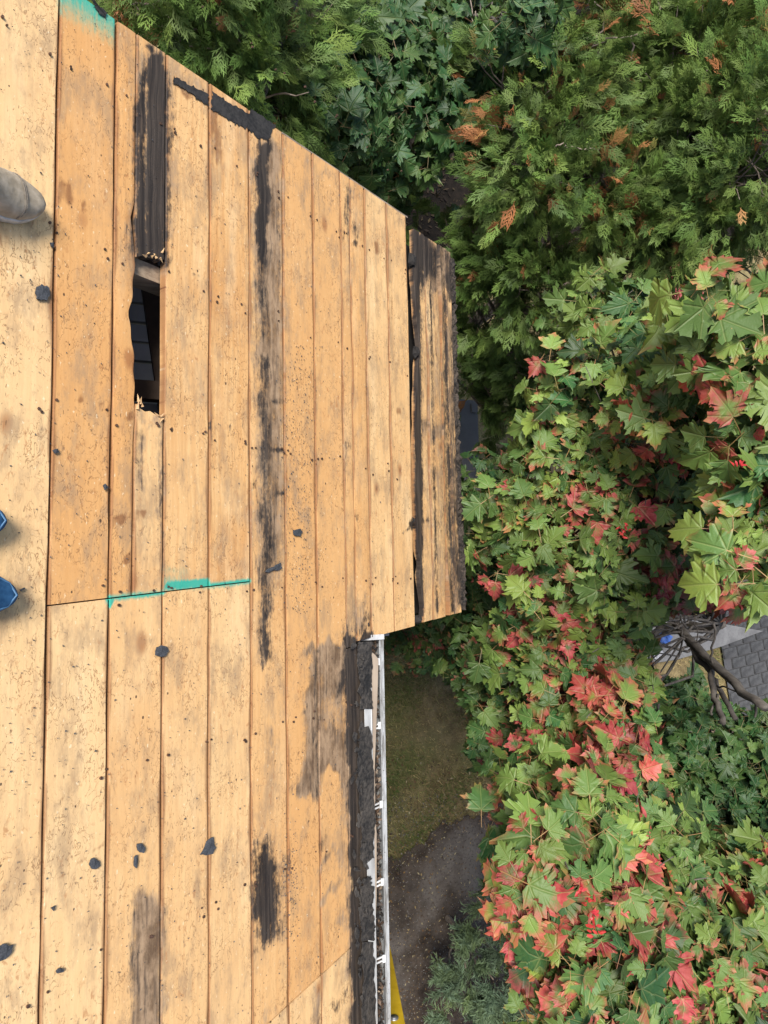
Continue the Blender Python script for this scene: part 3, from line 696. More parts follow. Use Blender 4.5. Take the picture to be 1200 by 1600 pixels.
# burnt eave boards, sunk a little and ragged
def rag(u, amp, k1, ph):
    return lambda v: u + amp * (np.sin(np.asarray(v) * k1 + ph) + 0.6 * np.sin(np.asarray(v) * k1 * 2.7 + ph * 2) + 0.35 * np.sin(np.asarray(v) * k1 * 6.1 + ph * 3))
gapL = [(648, 372), (647, 420), (650, 470), (654, 520), (657, 545), (653, 570), (652, 620), (650.5, 700), (651, 780), (653.5, 830), (654, 860), (659, 880), (657, 900), (661, 930), (663, 952), (662, 975)]
gq = np.array([uv(a + 3.5, b) for a, b in gapL]); go = np.argsort(gq[:, 1])
gl = lambda v: np.interp(v, gq[go, 1], gq[go, 0]) + 0.002 * np.sin(np.asarray(v) * 37) + 0.001 * np.sin(np.asarray(v) * 83)
rake2 = lin((645, 352), (716, 398))
ub1 = uX(672.5); ub2 = uX(694); ub3 = uX(706)
uRim = uv(726, 800)[0]
board(gl, rag(ub1, 0.0016, 9, 1), lambda u: lowedge(u) + 0.002, rake2, w0=-0.014, warp=0.0022)
board(rag(ub1 + 0.0065, 0.0016, 8, 2), rag(ub2, 0.003, 7, 0.4), lambda u: lowedge(u) + 0.0, rake2, w0=-0.013, warp=0.0022)
board(rag(ub2 + 0.008, 0.003, 6, 1.9), rag(ub3, 0.003, 8, 2.5), lambda u: lowedge(u) + 0.003, rake2, w0=-0.015, warp=0.0026)
board(rag(ub3 + 0.009, 0.003, 8, 2.7), rag(uRim - 0.03, 0.003, 7, 3.3), lambda u: lowedge(u) + 0.002, rake2, w0=-0.016, warp=0.0026)
mbc = MB(); mbc.roofbox(sm('k') - 0.06, uRim - 0.05, lowedge(2.4) + 0.02, 1.30, -0.105, -0.080); mbc.build('sub_board', M['char'], house)
# ragged shingle edge along the burnt eave
def strip_mesh(path_px, half, w0, th, nseg=90, jit=0.003, sub=3):
    q = np.array([uv(*p) for p in path_px]); o = np.argsort(q[:, 1])
    vv = np.linspace(q[o[0], 1], q[o[-1], 1], nseg); uc_ = np.interp(vv, q[o, 1], q[o, 0])
    mbx = MB(); rows = []
    for i in range(nseg):
        a = uc_[i] - half + rng.normal(0, jit); b = uc_[i] + half + rng.normal(0, jit * 0.6)
        row = []
        for k in range(sub + 1):
            u_ = a + (b - a) * k / sub
            row.append(RP(u_, vv[i], w0 + th + rng.normal(0, th * 0.25)))
        row.append(RP(b, vv[i], w0)); row.insert(0, RP(a, vv[i], w0))
        rows.append(row)
    kk = len(rows[0])
    v = [p for r in rows for p in r]
    f = [(i * kk + j, i * kk + j + 1, (i + 1) * kk + j + 1, (i + 1) * kk + j) for i in range(nseg - 1) for j in range(kk - 1)]
    f += [tuple(range(kk))[::-1], tuple((nseg - 1) * kk + j for j in range(kk))]
    mbx.v = [tuple(p) for p in v]; mbx.f = f
    return mbx
strip_mesh([(712, 402), (714, 450), (717, 560), (719, 640), (723, 760), (728, 860), (731, 953)], 0.014, -0.034, 0.02, 110, 0.0035).build('shingle_edge', M['shedge'], house)

# charred lump and gap fill left in the gap
for (px, py, r) in ((655, 548, 0.03), (648, 405, 0.03), (646, 812, 0.02), (658, 968, 0.02), (568, 990, 0.025), (576, 975, 0.016), (552, 1000, 0.02)):
    mbx = MB(); c = uv(px, py); n = 7
    ring = []
    for rr, h in ((1.0, -0.01), (0.8, 0.006), (0.4, 0.012)):
        for k in range(n):
            a = 2 * math.pi * k / n; q = r * rr * rng.uniform(0.7, 1.2)
            ring.append(RP(c[0] + q * math.cos(a) * 0.55, c[1] + q * math.sin(a), h - 0.012 + rng.normal(0, 0.003)))
    f = [(i * n + k, i * n + (k + 1) % n, (i + 1) * n + (k + 1) % n, (i + 1) * n + k) for i in range(2) for k in range(n)] + [tuple(2 * n + k for k in range(n))]
    mbx.add(ring, f); mbx.build('charred_lump', M['char'], house)

# rafters
v_r = uv(232, 416)[1]
for k in range(-7, 3):
    vr = v_r + k * 0.3835
    if k == 1: vr = v_r + 0.36
    if k == 2: continue
    mb = MB(); ue = uE - 0.02 if vr < -0.2 else uRim - 0.06
    mb.roofbox(RIDGE + 0.02, ue, vr - 0.02, vr + 0.02, -0.09, -0.0215)
    if ue > 2.2:
        mb = MB(); mb.roofbox(RIDGE + 0.02, sm('k') - 0.08, vr - 0.02, vr + 0.02, -0.09, -0.0235); mb.roofbox(sm('k') - 0.078, ue, vr - 0.02, vr + 0.02, -0.19, -0.108)
    mb.build('rafter', M['rafter'], house)
# attic floor seen through the hole: boards running across with dark timbers over them
hp = RP(*uv(232, 530), 0.0)
zf = hp[2] - 0.33
for k in range(34):
    y0 = hp[1] - 1.3 + k * 0.056
    mb = MB(); mb.box((hp[0] - 0.9, y0, zf - 0.02), (hp[0] + 0.3, y0 + 0.047, zf + rng.normal(0, 0.002)))
    mb.build('attic_board', M['attic'], house)
for (dx, wd, rot) in ((-0.035, 0.022, 0.12), (0.09, 0.05, 0.14)):
    mb = MB(); ca, sa = math.cos(rot), math.sin(rot)
    c = [(hp[0] + dx + a * ca - b * sa, hp[1] - 0.25 + a * sa + b * ca, z) for z in (zf + 0.01, zf + 0.05) for a, b in ((-wd / 2, -0.8), (wd / 2, -0.8), (wd / 2, 0.8), (-wd / 2, 0.8))]
    mb.box8(c); mb.build('attic_joist', M['joist'], house)
for (px, py) in ((228, 553), (232, 628)):
    q = RP(*uv(px, py), -0.35); mb = MB(); mb.box((q[0] - 0.9, q[1] - 0.05, zf + 0.06), (q[0] + 0.25, q[1] + 0.0, zf + 0.10)); mb.build('attic_joist', M['joist'], house)
# splinters round the hole
for (px, py, dx, dy, L) in ((214, 640, 1, -12, 0.03), (218, 632, 2, -8, 0.026), (222, 636, -2, -7, 0.02), (250, 652, 3, -4, 0.02), (254, 654, -3, 3, 0.022), (228, 401, -6, -3, 0.022), (236, 402, 5, -3, 0.024), (244, 404, -2, -4, 0.02), (249, 403, 3, 4, 0.02), (240, 398, 6, 1, 0.022), (252, 396, 2, -6, 0.02), (232, 396, -4, 2, 0.018), (216, 628, -1, -5, 0.024), (247, 650, -3, -3, 0.018)):
    a = uv(px, py); b = uv(px + dx, py + dy); d = (b - a) / np.linalg.norm(b - a) * L; nrm = np.array([-d[1], d[0]]) * 0.16
    mb = MB(); h = 0.004
    mb.add([RP(*(a - nrm), 0.001), RP(*(a + nrm), 0.001), RP(*(a + d * 0.8), 0.001 + rng.uniform(-0.004, 0.006)), RP(*a, h + 0.003)], [(0, 1, 3), (1, 2, 3), (2, 0, 3), (0, 2, 1)])
    mb.build('splinter', M['splinter'], house)

# nails in rows over the rafters (too small to pick apart)
mb = MB()
allu = np.array(sorted([us[k] for k in us] + [us['a'] - 0.14]))
for k in range(-4, 3):
    vr = v_r + k * 0.3835
    for i in range(len(allu) - 1):
        for fr in (0.14, 0.86):
            for rep in range(2):
                u_ = allu[i] + (allu[i + 1] - allu[i]) * (fr + rng.normal(0, 0.05)); v_ = vr + rng.normal(0, 0.012)
                X1, Y1, _ = project(RP(u_, v_))
                if 205 < X1 < 262 and 395 < Y1 < 660: continue
                if u_ > uE and v_ < -0.2: continue
                if rng.random() < 0.45: continue
                r = rng.uniform(0.0022, 0.0038); c = [RP(u_ + r * math.cos(a), v_ + r * math.sin(a), 0.0035) for a in np.arange(6) * math.pi / 3]
                c2 = [RP(u_ + r * math.cos(a), v_ + r * math.sin(a), -0.002) for a in np.arange(6) * math.pi / 3]
                mb.add(c + c2, [tuple(range(6))] + [(i2, i2 + 6, (i2 + 1) % 6 + 6, (i2 + 1) % 6) for i2 in range(6)])
tag(mb.build('nails', M['nail'], house), kind='stuff')

# strips of black felt left along the rake
def felt_poly(pts_px, w0, th=0.003, name='felt_strip', mat='felt', n=6):
    pts = []
    for i in range(len(pts_px)):
        a, b = np.array(pts_px[i], float), np.array(pts_px[(i + 1) % len(pts_px)], float)
        for k in range(n): pts.append(a + (b - a) * k / n + rng.normal(0, 1.3, 2) * (0.3 if k == 0 else 1))
    q = np.array([uv(*p) for p in pts]); m = len(q)
    mbx = MB()
    mbx.v = [tuple(RP(a, b, w0 + th)) for a, b in q] + [tuple(RP(a, b, w0)) for a, b in q]
    mbx.f = [tuple(range(m - 1, -1, -1))] + [(i, (i + 1) % m, (i + 1) % m + m, i + m) for i in range(m)]
    return mbx.build(name, M[mat], house)
felt_poly([(271, 119), (290, 130), (324, 147), (325, 166), (305, 151), (284, 137), (270, 128)], 0.0015, 0.0012, 'felt_strip', 'flatfelt', 9)
felt_poly([(330, 142), (352, 158), (388, 178), (392, 170), (430, 196), (418, 219), (404, 217), (386, 202), (366, 193), (346, 180), (330, 172)], 0.0015, 0.0012, 'felt_strip', 'flatfelt', 9)
felt_poly([(140, -4), (152, 8), (165, 20), (163, 28), (152, 20), (146, 8)], 0.0015, 0.0012, 'felt_strip', 'flatfelt', 9)
# eave: drip edge, felt over it, wood lath, gutter
vE = float(lowedge(uE)) - 0.02
mb = MB(); mb.roofbox(uX(572, 1300), uX(583, 1300), VB, vE - 0.01, 0.0012, 0.003); mb.roofbox(uX(583, 1300), uX(583, 1300) + 0.002, VB, vE - 0.01, -0.05, 0.003)
mb.build('drip_edge', M['white'], house)
def felt_run(y0, y1, xl, xr):
    L = [(xl(y), y) for y in np.linspace(y0, y1, 14)]; R = [(xr(y), y) for y in np.linspace(y1, y0, 14)]
    felt_poly(L + R, 0.0045, 0.003, n=2)
fx = lambda y: 558 + (y - 1000) * 0.008 + 2.0 * math.sin(y * 0.03) + 1.2 * math.sin(y * 0.083)
fr_ = lambda y: 578.0 + (y - 1000) * 0.0105 + 1.2 * math.sin(y * 0.021) + 0.9 * math.sin(y * 0.11)
felt_run(1003, 1108, fx, fr_)
felt_run(1134, 1340, fx, lambda y: fr_(y) - (4.5 if 1130 < y < 1145 else 0))
felt_run(1384, 1470, lambda y: fx(y) + 0.5, fr_)
felt_run(1471.5, 1640, lambda y: fx(y) + 1, lambda y: fr_(y) - 1)
felt_poly([(560, 1318), (572, 1312), (580, 1322), (577, 1340), (566, 1352), (560, 1340)], 0.008)
felt_poly([(563, 1372), (571, 1368), (577, 1372), (574, 1388), (566, 1384)], 0.008)
# torn flakes of felt and tar crumbs beside the strip
for q in range(34):
    y0 = rng.uniform(1004, 1600); x0 = rng.choice([548, 553, 557, 561]) + (y0 - 1000) * 0.01 + rng.normal(0, 3); L_ = rng.uniform(3, 10); W_ = rng.uniform(1.5, 4.5)
    felt_poly([(x0 - W_, y0), (x0 + rng.normal(0, 1), y0 - L_), (x0 + W_, y0 + rng.normal(0, 2)), (x0 + rng.normal(0, 1.5), y0 + L_)], 0.0085, rng.uniform(0.002, 0.006), 'felt_flake', 'felt', 2)
# gutter
gx1 = RP(uX(583, 1300), 0.0)[0]                  # outer face of the drip edge
ez = RP(uX(583, 1300), 0.0)[2]
zl = ez - 0.016
lipx = CAM[0] + (ray(605, 1300)[0]) * ((zl - CAM[2]) / ray(605, 1300)[2])
vG1 = at_z(600, 993, zl)[1]
print('gutter lip', lipx, 'drip', gx1, 'z', zl)
prof = [(gx1 - 0.035, zl + 0.012), (gx1 - 0.035, zl - 0.10), (lipx - 0.030, zl - 0.10), (lipx - 0.020, zl - 0.07), (lipx - 0.006, zl - 0.035), (lipx - 0.002, zl - 0.012), (lipx, zl), (lipx - 0.011, zl + 0.001), (lipx - 0.011, zl - 0.004), (lipx - 0.0135, zl - 0.004), (lipx - 0.0135, zl - 0.012),
        (lipx - 0.010, zl - 0.014), (lipx - 0.010, zl - 0.036), (lipx - 0.023, zl - 0.071), (lipx - 0.032, zl - 0.097), (gx1 - 0.032, zl - 0.097), (gx1 - 0.032, zl + 0.012)]
mb = MB(); ys = [VB, vG1]; kk = len(prof)
for y in ys: mb.v += [(x, y, z) for x, z in prof]
mb.f = [(j, (j + 1) % kk, (j + 1) % kk + kk, j + kk) for j in range(kk)]
gutter = mb.build('gutter', M['gutterm'], house)
mb = MB(); mb.box((gx1 - 0.035, vG1 + 0.0005, zl - 0.10), (lipx - 0.002, vG1 + 0.004, zl + 0.004)); mb.box((gx1 - 0.035, vG1 - 0.012, zl + 0.0045), (lipx, vG1 + 0.005, zl + 0.007)); mb.build('end_cap', M['white'], gutter)
for (py, sl_) in ((1038, 0.0), (1138, -0.018), (1262, -0.02), (1384, -0.02), (1505, -0.014), (1640, -0.01)):
    y = at_z(592, py, zl)[1]; mb = MB()
    for k in (0, 0.012):
        a = [(gx1 - 0.034, y + sl_ + k, zl - 0.006), (gx1 - 0.034, y + sl_ + k + 0.005, zl - 0.006), (lipx - 0.013, y + k + 0.005, zl - 0.006), (lipx - 0.013, y + k, zl - 0.006)]
        mb.box8([(p[0], p[1], p[2] - 0.004) for p in a] + a)
    mb.box((lipx - 0.024, y - 0.003, zl - 0.0055), (lipx - 0.014, y + 0.02, zl - 0.001))
    mb.build('hanger', M['white'], gutter)
# lath and peeling white trim beside the gutter
def lathp(pts_px, z, th, mat, name):
    q = [at_z(a, b, z) for a, b in pts_px]; m = len(q); mbx = MB()
    mbx.v = [tuple(p + np.array([0, 0, th])) for p in q] + [tuple(p) for p in q]
    mbx.f = [tuple(range(m - 1, -1, -1))] + [(i, (i + 1) % m, (i + 1) % m + m, i + m) for i in range(m)]
    return mbx.build(name, M[mat], house)
lathp([(579, 1018), (586, 1024), (590, 1030), (588, 1100), (586, 1150), (584, 1200), (585, 1250), (583, 1275), (579, 1270), (580, 1200), (581, 1140)], zl + 0.002, 0.008, 'lath', 'wood_lath')
lathp([(584, 1262), (587, 1300), (587, 1400), (585, 1450), (583, 1500), (581, 1500), (583, 1400), (583, 1300)], zl + 0.003, 0.008, 'lath', 'wood_lath')
lathp([(575, 1021), (579, 1020), (581, 1140), (579, 1142), (576, 1100)], zl + 0.018, 0.003, 'white', 'trim_strip')
lathp([(580, 1470), (583, 1470), (582, 1560), (580, 1560)], zl + 0.014, 0.003, 'white', 'trim_strip')
# gutter debris
n = 4200; yv = rng.uniform(VB + 0.3, vG1 - 0.02, n); xv = gx1 - 0.03 + rng.random(n) ** 1.25 * (lipx - gx1 + 0.012); zz = zl - 0.017 + rng.normal(0, 0.005, n)
a = rng.uniform(0, 6.28, n); s_ = rng.uniform(0.003, 0.011, n)
P0 = np.stack([xv, yv, zz], 1); e1 = np.stack([np.cos(a), np.sin(a), rng.normal(0, 0.5, n)], 1) * s_[:, None]; e2 = np.stack([-np.sin(a), np.cos(a), rng.normal(0, 0.6, n)], 1) * s_[:, None] * 0.5
vv = np.stack([P0 - e1, P0 - e2, P0 + e1, P0 + e2], 1)
me = mesh_np('gutter_debris', vv.reshape(-1, 3), np.arange(4 * n).reshape(n, 4))
cols = np.array([(0.045, 0.028, 0.018), (0.10, 0.062, 0.038), (0.012, 0.01, 0.009), (0.02, 0.016, 0.012), (0.22, 0.17, 0.12)])[rng.choice(5, n, p=[.35, .2, .25, .17, .03])]
cc = np.ones((n, 4, 4)); cc[:, :, :3] = cols[:, None, :]
at_ = me.attributes.new('lc', 'FLOAT_COLOR', 'POINT'); at_.data.foreach_set('color', cc.astype(np.float32).ravel())
g = NG('wet leaf mush'); a_ = g.n('ShaderNodeAttribute', {'attribute_name': 'lc'}); mm = g.done(g.pbr(a_.outputs['Color'], 0.6).outputs[0])
tag(link('gutter_debris', me, None, mm), 'dark wet leaf mush lying along the gutter trough', 'debris', kind='stuff')
mb = MB(); mb.box((gx1 - 0.031, VB, zl - 0.0965), (lipx - 0.05, vG1 - 0.01, zl - 0.062)); mb.box((gx1 - 0.031, VB, zl - 0.0615), (lipx - 0.026, vG1 - 0.01, zl - 0.021)); tag(mb.build('gutter_silt', M['char']), 'black silt bed under the leaf mush in the gutter', 'silt', kind='stuff')

# rake trim: pale board ends' metal edge
mb = MB()
for (pa, pb) in (((441, 209), (637, 341)),):
    a, b = uv(*pa), uv(*pb)
    mb.box8([RP(a[0], a[1] + 0.001, -0.03), RP(b[0], b[1] + 0.001, -0.03), RP(b[0], b[1] + 0.006, -0.03), RP(a[0], a[1] + 0.006, -0.03),
             RP(a[0], a[1] + 0.001, 0.0), RP(b[0], b[1] + 0.001, 0.0), RP(b[0], b[1] + 0.006, 0.0), RP(a[0], a[1] + 0.006, 0.0)])
mb.build('rake_trim', M['lath'], house)
# fascia, walls, far slope
mb = MB(); fx0 = gx1 - 0.062; mb.box((fx0, VB, ez - 0.16), (fx0 + 0.02, vE - 0.02, ez - 0.045)); mb.build('fascia', M['lath'], house)
er = RP(uRim, 0.0); mb = MB(); mb.box((er[0] - 0.06, float(lowedge(uRim)) + 0.01, er[2] - 0.16), (er[0] - 0.04, 1.28, er[2] - 0.03)); mb.build('fascia', M['lath'], house)
rp = RP(RIDGE, 0.0)
yg = 1.24
w1 = gx1 - 0.32; w2 = er[0] - 0.36
xl = rp[0] - (w1 - rp[0])
roofz = lambda x: rp[2] - abs(x - rp[0]) * math.tan(P34) - 0.21
mb = MB(); mb.box((w1 - 0.1, -6.0, -0.2), (w1, -0.3, roofz(w1))); mb.build('wall', M['siding'], house)
mb = MB(); mb.box((w2 - 0.1, -0.25, -0.2), (w2, yg, roofz(w2))); mb.build('wall', M['siding'], house)
mb = MB(); mb.box((w1 + 0.002, -0.3, -0.2), (w2 - 0.102, -0.2, roofz(w2))); mb.build('wall', M['siding'], house)
mb = MB(); c = [(xl, yg, -0.2), (w2, yg, -0.2), (w2, yg, roofz(w2)), (rp[0], yg, rp[2] - 0.21), (xl, yg, roofz(xl))]
n5 = 5; mb.v = c + [(a, b - 0.1, d) for a, b, d in c]; mb.f = [tuple(range(5))[::-1], tuple(range(5, 10))] + [(i, (i + 1) % 5, (i + 1) % 5 + 5, i + 5) for i in range(5)]
mb.build('gable_wall', M['siding'], house)
mb = MB(); mb.box((xl, -6.0, -0.2), (xl + 0.1, yg - 0.11, roofz(xl))); mb.build('wall', M['siding'], house)
mb = MB(); dz = math.tan(P34) * 3.0
mb.box8([(rp[0] - 3, -6.0, rp[2] - dz - 0.03), (rp[0], -6.0, rp[2] - 0.03), (rp[0], 1.3, rp[2] - 0.03), (rp[0] - 3, 1.3, rp[2] - dz - 0.03), (rp[0] - 3, -6.0, rp[2] - dz), (rp[0], -6.0, rp[2]), (rp[0], 1.3, rp[2]), (rp[0] - 3, 1.3, rp[2] - dz)])
mb.build('roof_slope', M['shingle'], house)
# rest of the deck further along the house, outside the frame
mb = MB(); mb.roofbox(RIDGE, uE, -6.0, VB - 0.002, -0.02, 0.0); mb.build('roof_deck', M['splinter'], house)

# ================================================================== THINGS LYING ON THE ROOF
def scrap(pts_px, label, th=0.0028, lift=0.003, mat='shingle', name='shingle_scrap'):
    ex = max(max(p[0] for p in pts_px) - min(p[0] for p in pts_px), 4)
    pp = []
    for i in range(len(pts_px)):
        a, b = np.array(pts_px[i], float), np.array(pts_px[(i + 1) % len(pts_px)], float)
        pp += [a + rng.normal(0, 0.03 * ex, 2), a + (b - a) * rng.uniform(0.3, 0.7) + rng.normal(0, 0.055 * ex, 2)]
    q = [uv(*p) for p in pp]; c = np.mean(q, 0); m = len(q)
    base = RP(c[0], c[1], 0.0)
    tilt = rng.normal(0, 0.06, 2)
    def hh(p): return lift + (p - c) @ tilt
    v = [RP(p[0], p[1], max(0.003, hh(p)) + th) for p in q] + [RP(p[0], p[1], max(0.002, hh(p))) for p in q]
    cen = [RP(c[0], c[1], lift + th + 0.002)]
    f = [((i + 1) % m, i, 2 * m) for i in range(m)] + [(i, (i + 1) % m, (i + 1) % m + m, i + m) for i in range(m)] + [tuple(range(m, 2 * m))]
    mb = MB(); mb.add(v + cen, f)
    return tag(mb.build_at(name, M[mat], base), label, 'shingle scrap', 'shingle scraps lying on the roof boards')
scrap([(55, 450), (60, 446), (66, 448), (72, 447), (76, 457), (73, 466), (65, 469), (56, 467), (53, 458)], 'rounded grey shingle scrap on the leftmost board below the grey shoe')
scrap([(240, 1018), (243, 1011), (251, 1008), (259, 1010), (261, 1017), (258, 1024), (248, 1026), (241, 1024)], 'oval slate grey shingle scrap straddling a seam below the teal painted seam')
scrap([(327, 1308), (331, 1307), (334, 1325), (330, 1333), (320, 1336), (311, 1334), (318, 1322)], 'triangular shingle scrap overlapping a seam in the lower deck')
scrap([(-6, 1478), (8, 1473), (17, 1474), (18, 1481), (12, 1492), (-6, 1502)], 'dark shingle scrap cut by the left edge near the bottom corner')
scrap([(457, 828), (467, 826), (471, 832), (468, 838), (461, 838), (456, 834)], 'small square dark scrap alone on a clean pale board')
scrap([(413, 895), (420, 887), (430, 883), (437, 879), (438, 886), (430, 892), (420, 893)], 'long curled black scrap on the weathered streaked board')
scrap([(139, 1344), (145, 1340), (152, 1344), (153, 1352), (148, 1357), (140, 1356), (137, 1350)], 'ragged dark scrap on the scratched board near the bottom left')
scrap([(213, 1318), (219, 1317), (224, 1324), (222, 1332), (216, 1331), (212, 1326)], 'small ragged scrap just above the big grey stain')
scrap([(208, 1338), (212, 1335), (213, 1346), (211, 1356), (207, 1352)], 'thin dark sliver right beside the small ragged scrap above the grey stain')
scrap([(85, 1516), (90, 1512), (97, 1513), (98, 1517), (90, 1519)], 'small flat oval chip near the bottom left corner')
scrap([(77, 1418), (84, 1414), (82, 1423)], 'tiny triangular chip above the small oval chip')
scrap([(80, 704), (88, 702), (91, 707), (84, 709)], 'small black chip on the seam left of the hole')
scrap([(159, 759), (163, 756), (167, 762), (161, 766)], 'small black chip on a wide clean board below the hole, left')
scrap([(76, 380), (82, 380), (82, 388), (78, 386)], 'tiny black chip on the seam below the grey shoe toe')
scrap([(29, 921), (36, 918), (37, 920), (30, 924)], 'thin black chip just ahead of the larger blue shoe toe', th=0.003)

def roof_grit():
    n = 1500
    px = rng.uniform(0, 720, n); py = rng.uniform(0, 1600, n)
    k = 700
    px = np.append(px, rng.normal(468, 16, k)); py = np.append(py, rng.uniform(540, 960, k))
    k = 260
    px = np.append(px, rng.normal(452, 9, k)); py = np.append(py, rng.normal(1390, 55, k))
    q = np.array([uv(a, b) for a, b in zip(px, py)])
    ok = (q[:, 1] < rake(q[:, 0]) - 0.02) & ((q[:, 0] < uE - 0.03) | ((q[:, 1] > lowedge(q[:, 0]) + 0.02) & (q[:, 0] < us['k'] - 0.01))) & ~((px > 203) & (px < 262) & (py > 395) & (py < 662))
    q = q[ok]; n = len(q); a = rng.uniform(0, 6.28, n); s_ = rng.uniform(0.0008, 0.0034, n) * rng.uniform(0.5, 1, n); r_ = rng.uniform(0.25, 0.9, n)
    v = []; f = []
    for i in range(n):
        e1 = np.array([math.cos(a[i]), math.sin(a[i])]) * s_[i]; e2 = np.array([-math.sin(a[i]), math.cos(a[i])]) * s_[i] * r_[i]; b = len(v)
        for d in (e1 + e2 * 0.3, e2, -e1, -e2 * 0.9): v.append(RP(*(q[i] + d), 0.0022))
        v.append(RP(*q[i], 0.0035 + s_[i] * 0.5)); f += [(b, b + 1, b + 4), (b + 1, b + 2, b + 4), (b + 2, b + 3, b + 4), (b + 3, b, b + 4)]
    tag(link('roof_grit', mesh_np('roof_grit', np.array(v), f), None, M['shingle']), 'fine black shingle grit scattered over the bare boards', 'grit', kind='stuff')
roof_grit()
# shoes: full shoes, their toes reach into the frame
def shoe(toe_px, heel_dir_px, label, mats, L=0.285, wid=0.104, group=None, pair=None, low=False):
    t = uv(*toe_px); d = uv(*heel_dir_px) - t; d /= np.linalg.norm(d)      # from toe to heel
    fwd = -d; side = np.array([-fwd[1], fwd[0]])
    heel = t + d * L
    base = RP(heel[0] + fwd[0] * L * 0.4, heel[1] + fwd[1] * L * 0.4, 0.0)
    root = empty('shoe', base, label, 'shoe', group)
    def pt(x, y, z): q = heel + fwd * x + side * y; return RP(q[0], q[1], z)
    xs = np.concatenate([np.linspace(0, 0.9, 18), [0.93, 0.96, 0.98, 0.993, 1.0]])
    wf = lambda s: wid / 2 * np.interp(s, [0, 0.02, 0.06, 0.15, 0.35, 0.5, 0.68, 0.8, 0.9, 0.95, 0.985, 1.0], [0.12, 0.36, 0.56, 0.68, 0.68, 0.78, 1.0, 0.97, 0.74, 0.54, 0.28, 0.05])
    off = lambda s: 0.006 * math.sin(s * 3.0)
    st = 0.024
    # sole
    mb = MB(); n = len(xs); ring = []
    for z, k in ((0.002, 0.97), (0.006, 1.02), (st - 0.003, 1.03), (st, 1.0)):
        row = [pt(x * L, off(x) + wf(x) * k, z + (0.012 * max(0, (x - 0.85) / 0.15) ** 2 if True else 0)) for x in xs] + [pt(x * L, off(x) - wf(x) * k, z + 0.012 * max(0, (x - 0.85) / 0.15) ** 2) for x in xs[::-1]]
        ring.append(row)
    m = len(ring[0]); v = [p for r in ring for p in r]
    f = [(i * m + j, i * m + (j + 1) % m, (i + 1) * m + (j + 1) % m, (i + 1) * m + j) for i in range(3) for j in range(m)]
    f += [tuple(range(m))[::-1], tuple(3 * m + j for j in range(m))]
    mb.add(v, f); mb.build('sole', mats[1], root, True)
    # upper
    hf = lambda s: np.interp(s, [0, 0.08, 0.2, 0.42, 0.55, 0.7, 0.82, 0.92, 0.97, 1.0], [0.072, 0.082, 0.07, 0.078, 0.060, 0.040, 0.031, 0.023, 0.015, 0.002])
    mb = MB(); na = 13; rows = []
    for x in xs:
        r = []
        for k in range(na):
            a = math.pi * k / (na - 1); c, s_ = math.cos(a), math.sin(a)
            e = 0.72
            yy = math.copysign(abs(c) ** e, c) * wf(x) * 0.97; zz = st - 0.002 + 0.012 * max(0, (x - 0.85) / 0.15) ** 2 + (s_ ** 0.8) * hf(x)
            cr = 0.0028 * math.sin(x * 55) * math.exp(-((x - 0.7) / 0.07) ** 2) * s_
            r.append(pt(x * L, off(x) + yy, zz + cr))
        rows.append(r)
    v = [p for r in rows for p in r]
    open_ = lambda i, k: (0.07 < xs[i] < 0.40 and 4 <= k < na - 5)
    f = [(i * na + k, (i + 1) * na + k, (i + 1) * na + k + 1, i * na + k + 1) for i in range(len(xs) - 1) for k in range(na - 1) if not open_(i, k)]
    f += [tuple(range(na))]
    mb.add(v, f); mb.build('upper', mats[0], root, True)
    # stitched toe cap line, laces, lining
    if not low:
        mb = MB()
        for s in (0.34, 0.40, 0.46):
            mb.tube([pt(s * L, off(s) - 0.022, st + hf(s) * 0.95), pt(s * L + 0.004, off(s), st + hf(s) + 0.003), pt(s * L, off(s) + 0.022, st + hf(s) * 0.95)], 0.0028, 5)
        mb.build('laces', mats[2], root, True)
    else:
        mb = MB(); pts = [pt(x * L, off(x) + sg * wf(x) * 0.80, st + hf(x) * 0.72) for sg in (1,) for x in (0.62, 0.75, 0.86, 0.93)] + [pt(0.965 * L, off(0.96), st + 0.026)] + [pt(x * L, off(x) - wf(x) * 0.80, st + hf(x) * 0.72) for x in (0.93, 0.86, 0.75, 0.62)]
        mb.tube(pts, 0.0022, 5); mb.build('piping', mats[2], root, True)
    mb = MB()
    for s0 in (0.80, 0.815):
        mb.tube([pt((s0 - 0.05 * (1 - math.sin(a))) * L, off(s0) + math.copysign(abs(math.cos(a)) ** 0.72, math.cos(a)) * wf(s0) * 0.99, st - 0.001 + (math.sin(a) ** 0.8) * (hf(s0) + 0.0015)) for a in np.linspace(0.15, math.pi - 0.15, 11)], 0.0007, 4)
    mb.build('stitching', mats[3] if len(mats) > 3 else mats[1], root, True)
    mb = MB(); mb.add([pt(x * L, off(x) + s * wf(x) * 0.6, st + 0.02) for x, s in ((0.05, -1), (0.42, -1), (0.42, 1), (0.05, 1))], [(0, 1, 2, 3)]); mb.build('insole', mats[2], root)
    return root
suede = simple('worn grey suede', (0.27, 0.225, 0.165), (0.48, 0.41, 0.32), 38, 0.98, 0.6, 0.003, spec=0.1)
thread = simple('dull thread', (0.14, 0.12, 0.10), (0.22, 0.19, 0.16), 200, 0.9, 0.1)
rubber = simple('scuffed white rubber', (0.42, 0.38, 0.34), (0.66, 0.62, 0.57), 70, 0.8, 0.3, 0.001)
lace = simple('pale lace', (0.5, 0.48, 0.44), (0.6, 0.58, 0.54), 200, 0.9, 0.3)
blue = simple('blue shoe canvas', (0.010, 0.045, 0.11), (0.03, 0.10, 0.21), 50, 0.8, 0.4, 0.002, spec=0.15)
bsole = simple('navy rubber', (0.006, 0.012, 0.03), (0.01, 0.02, 0.05), 60, 0.5, 0.1)
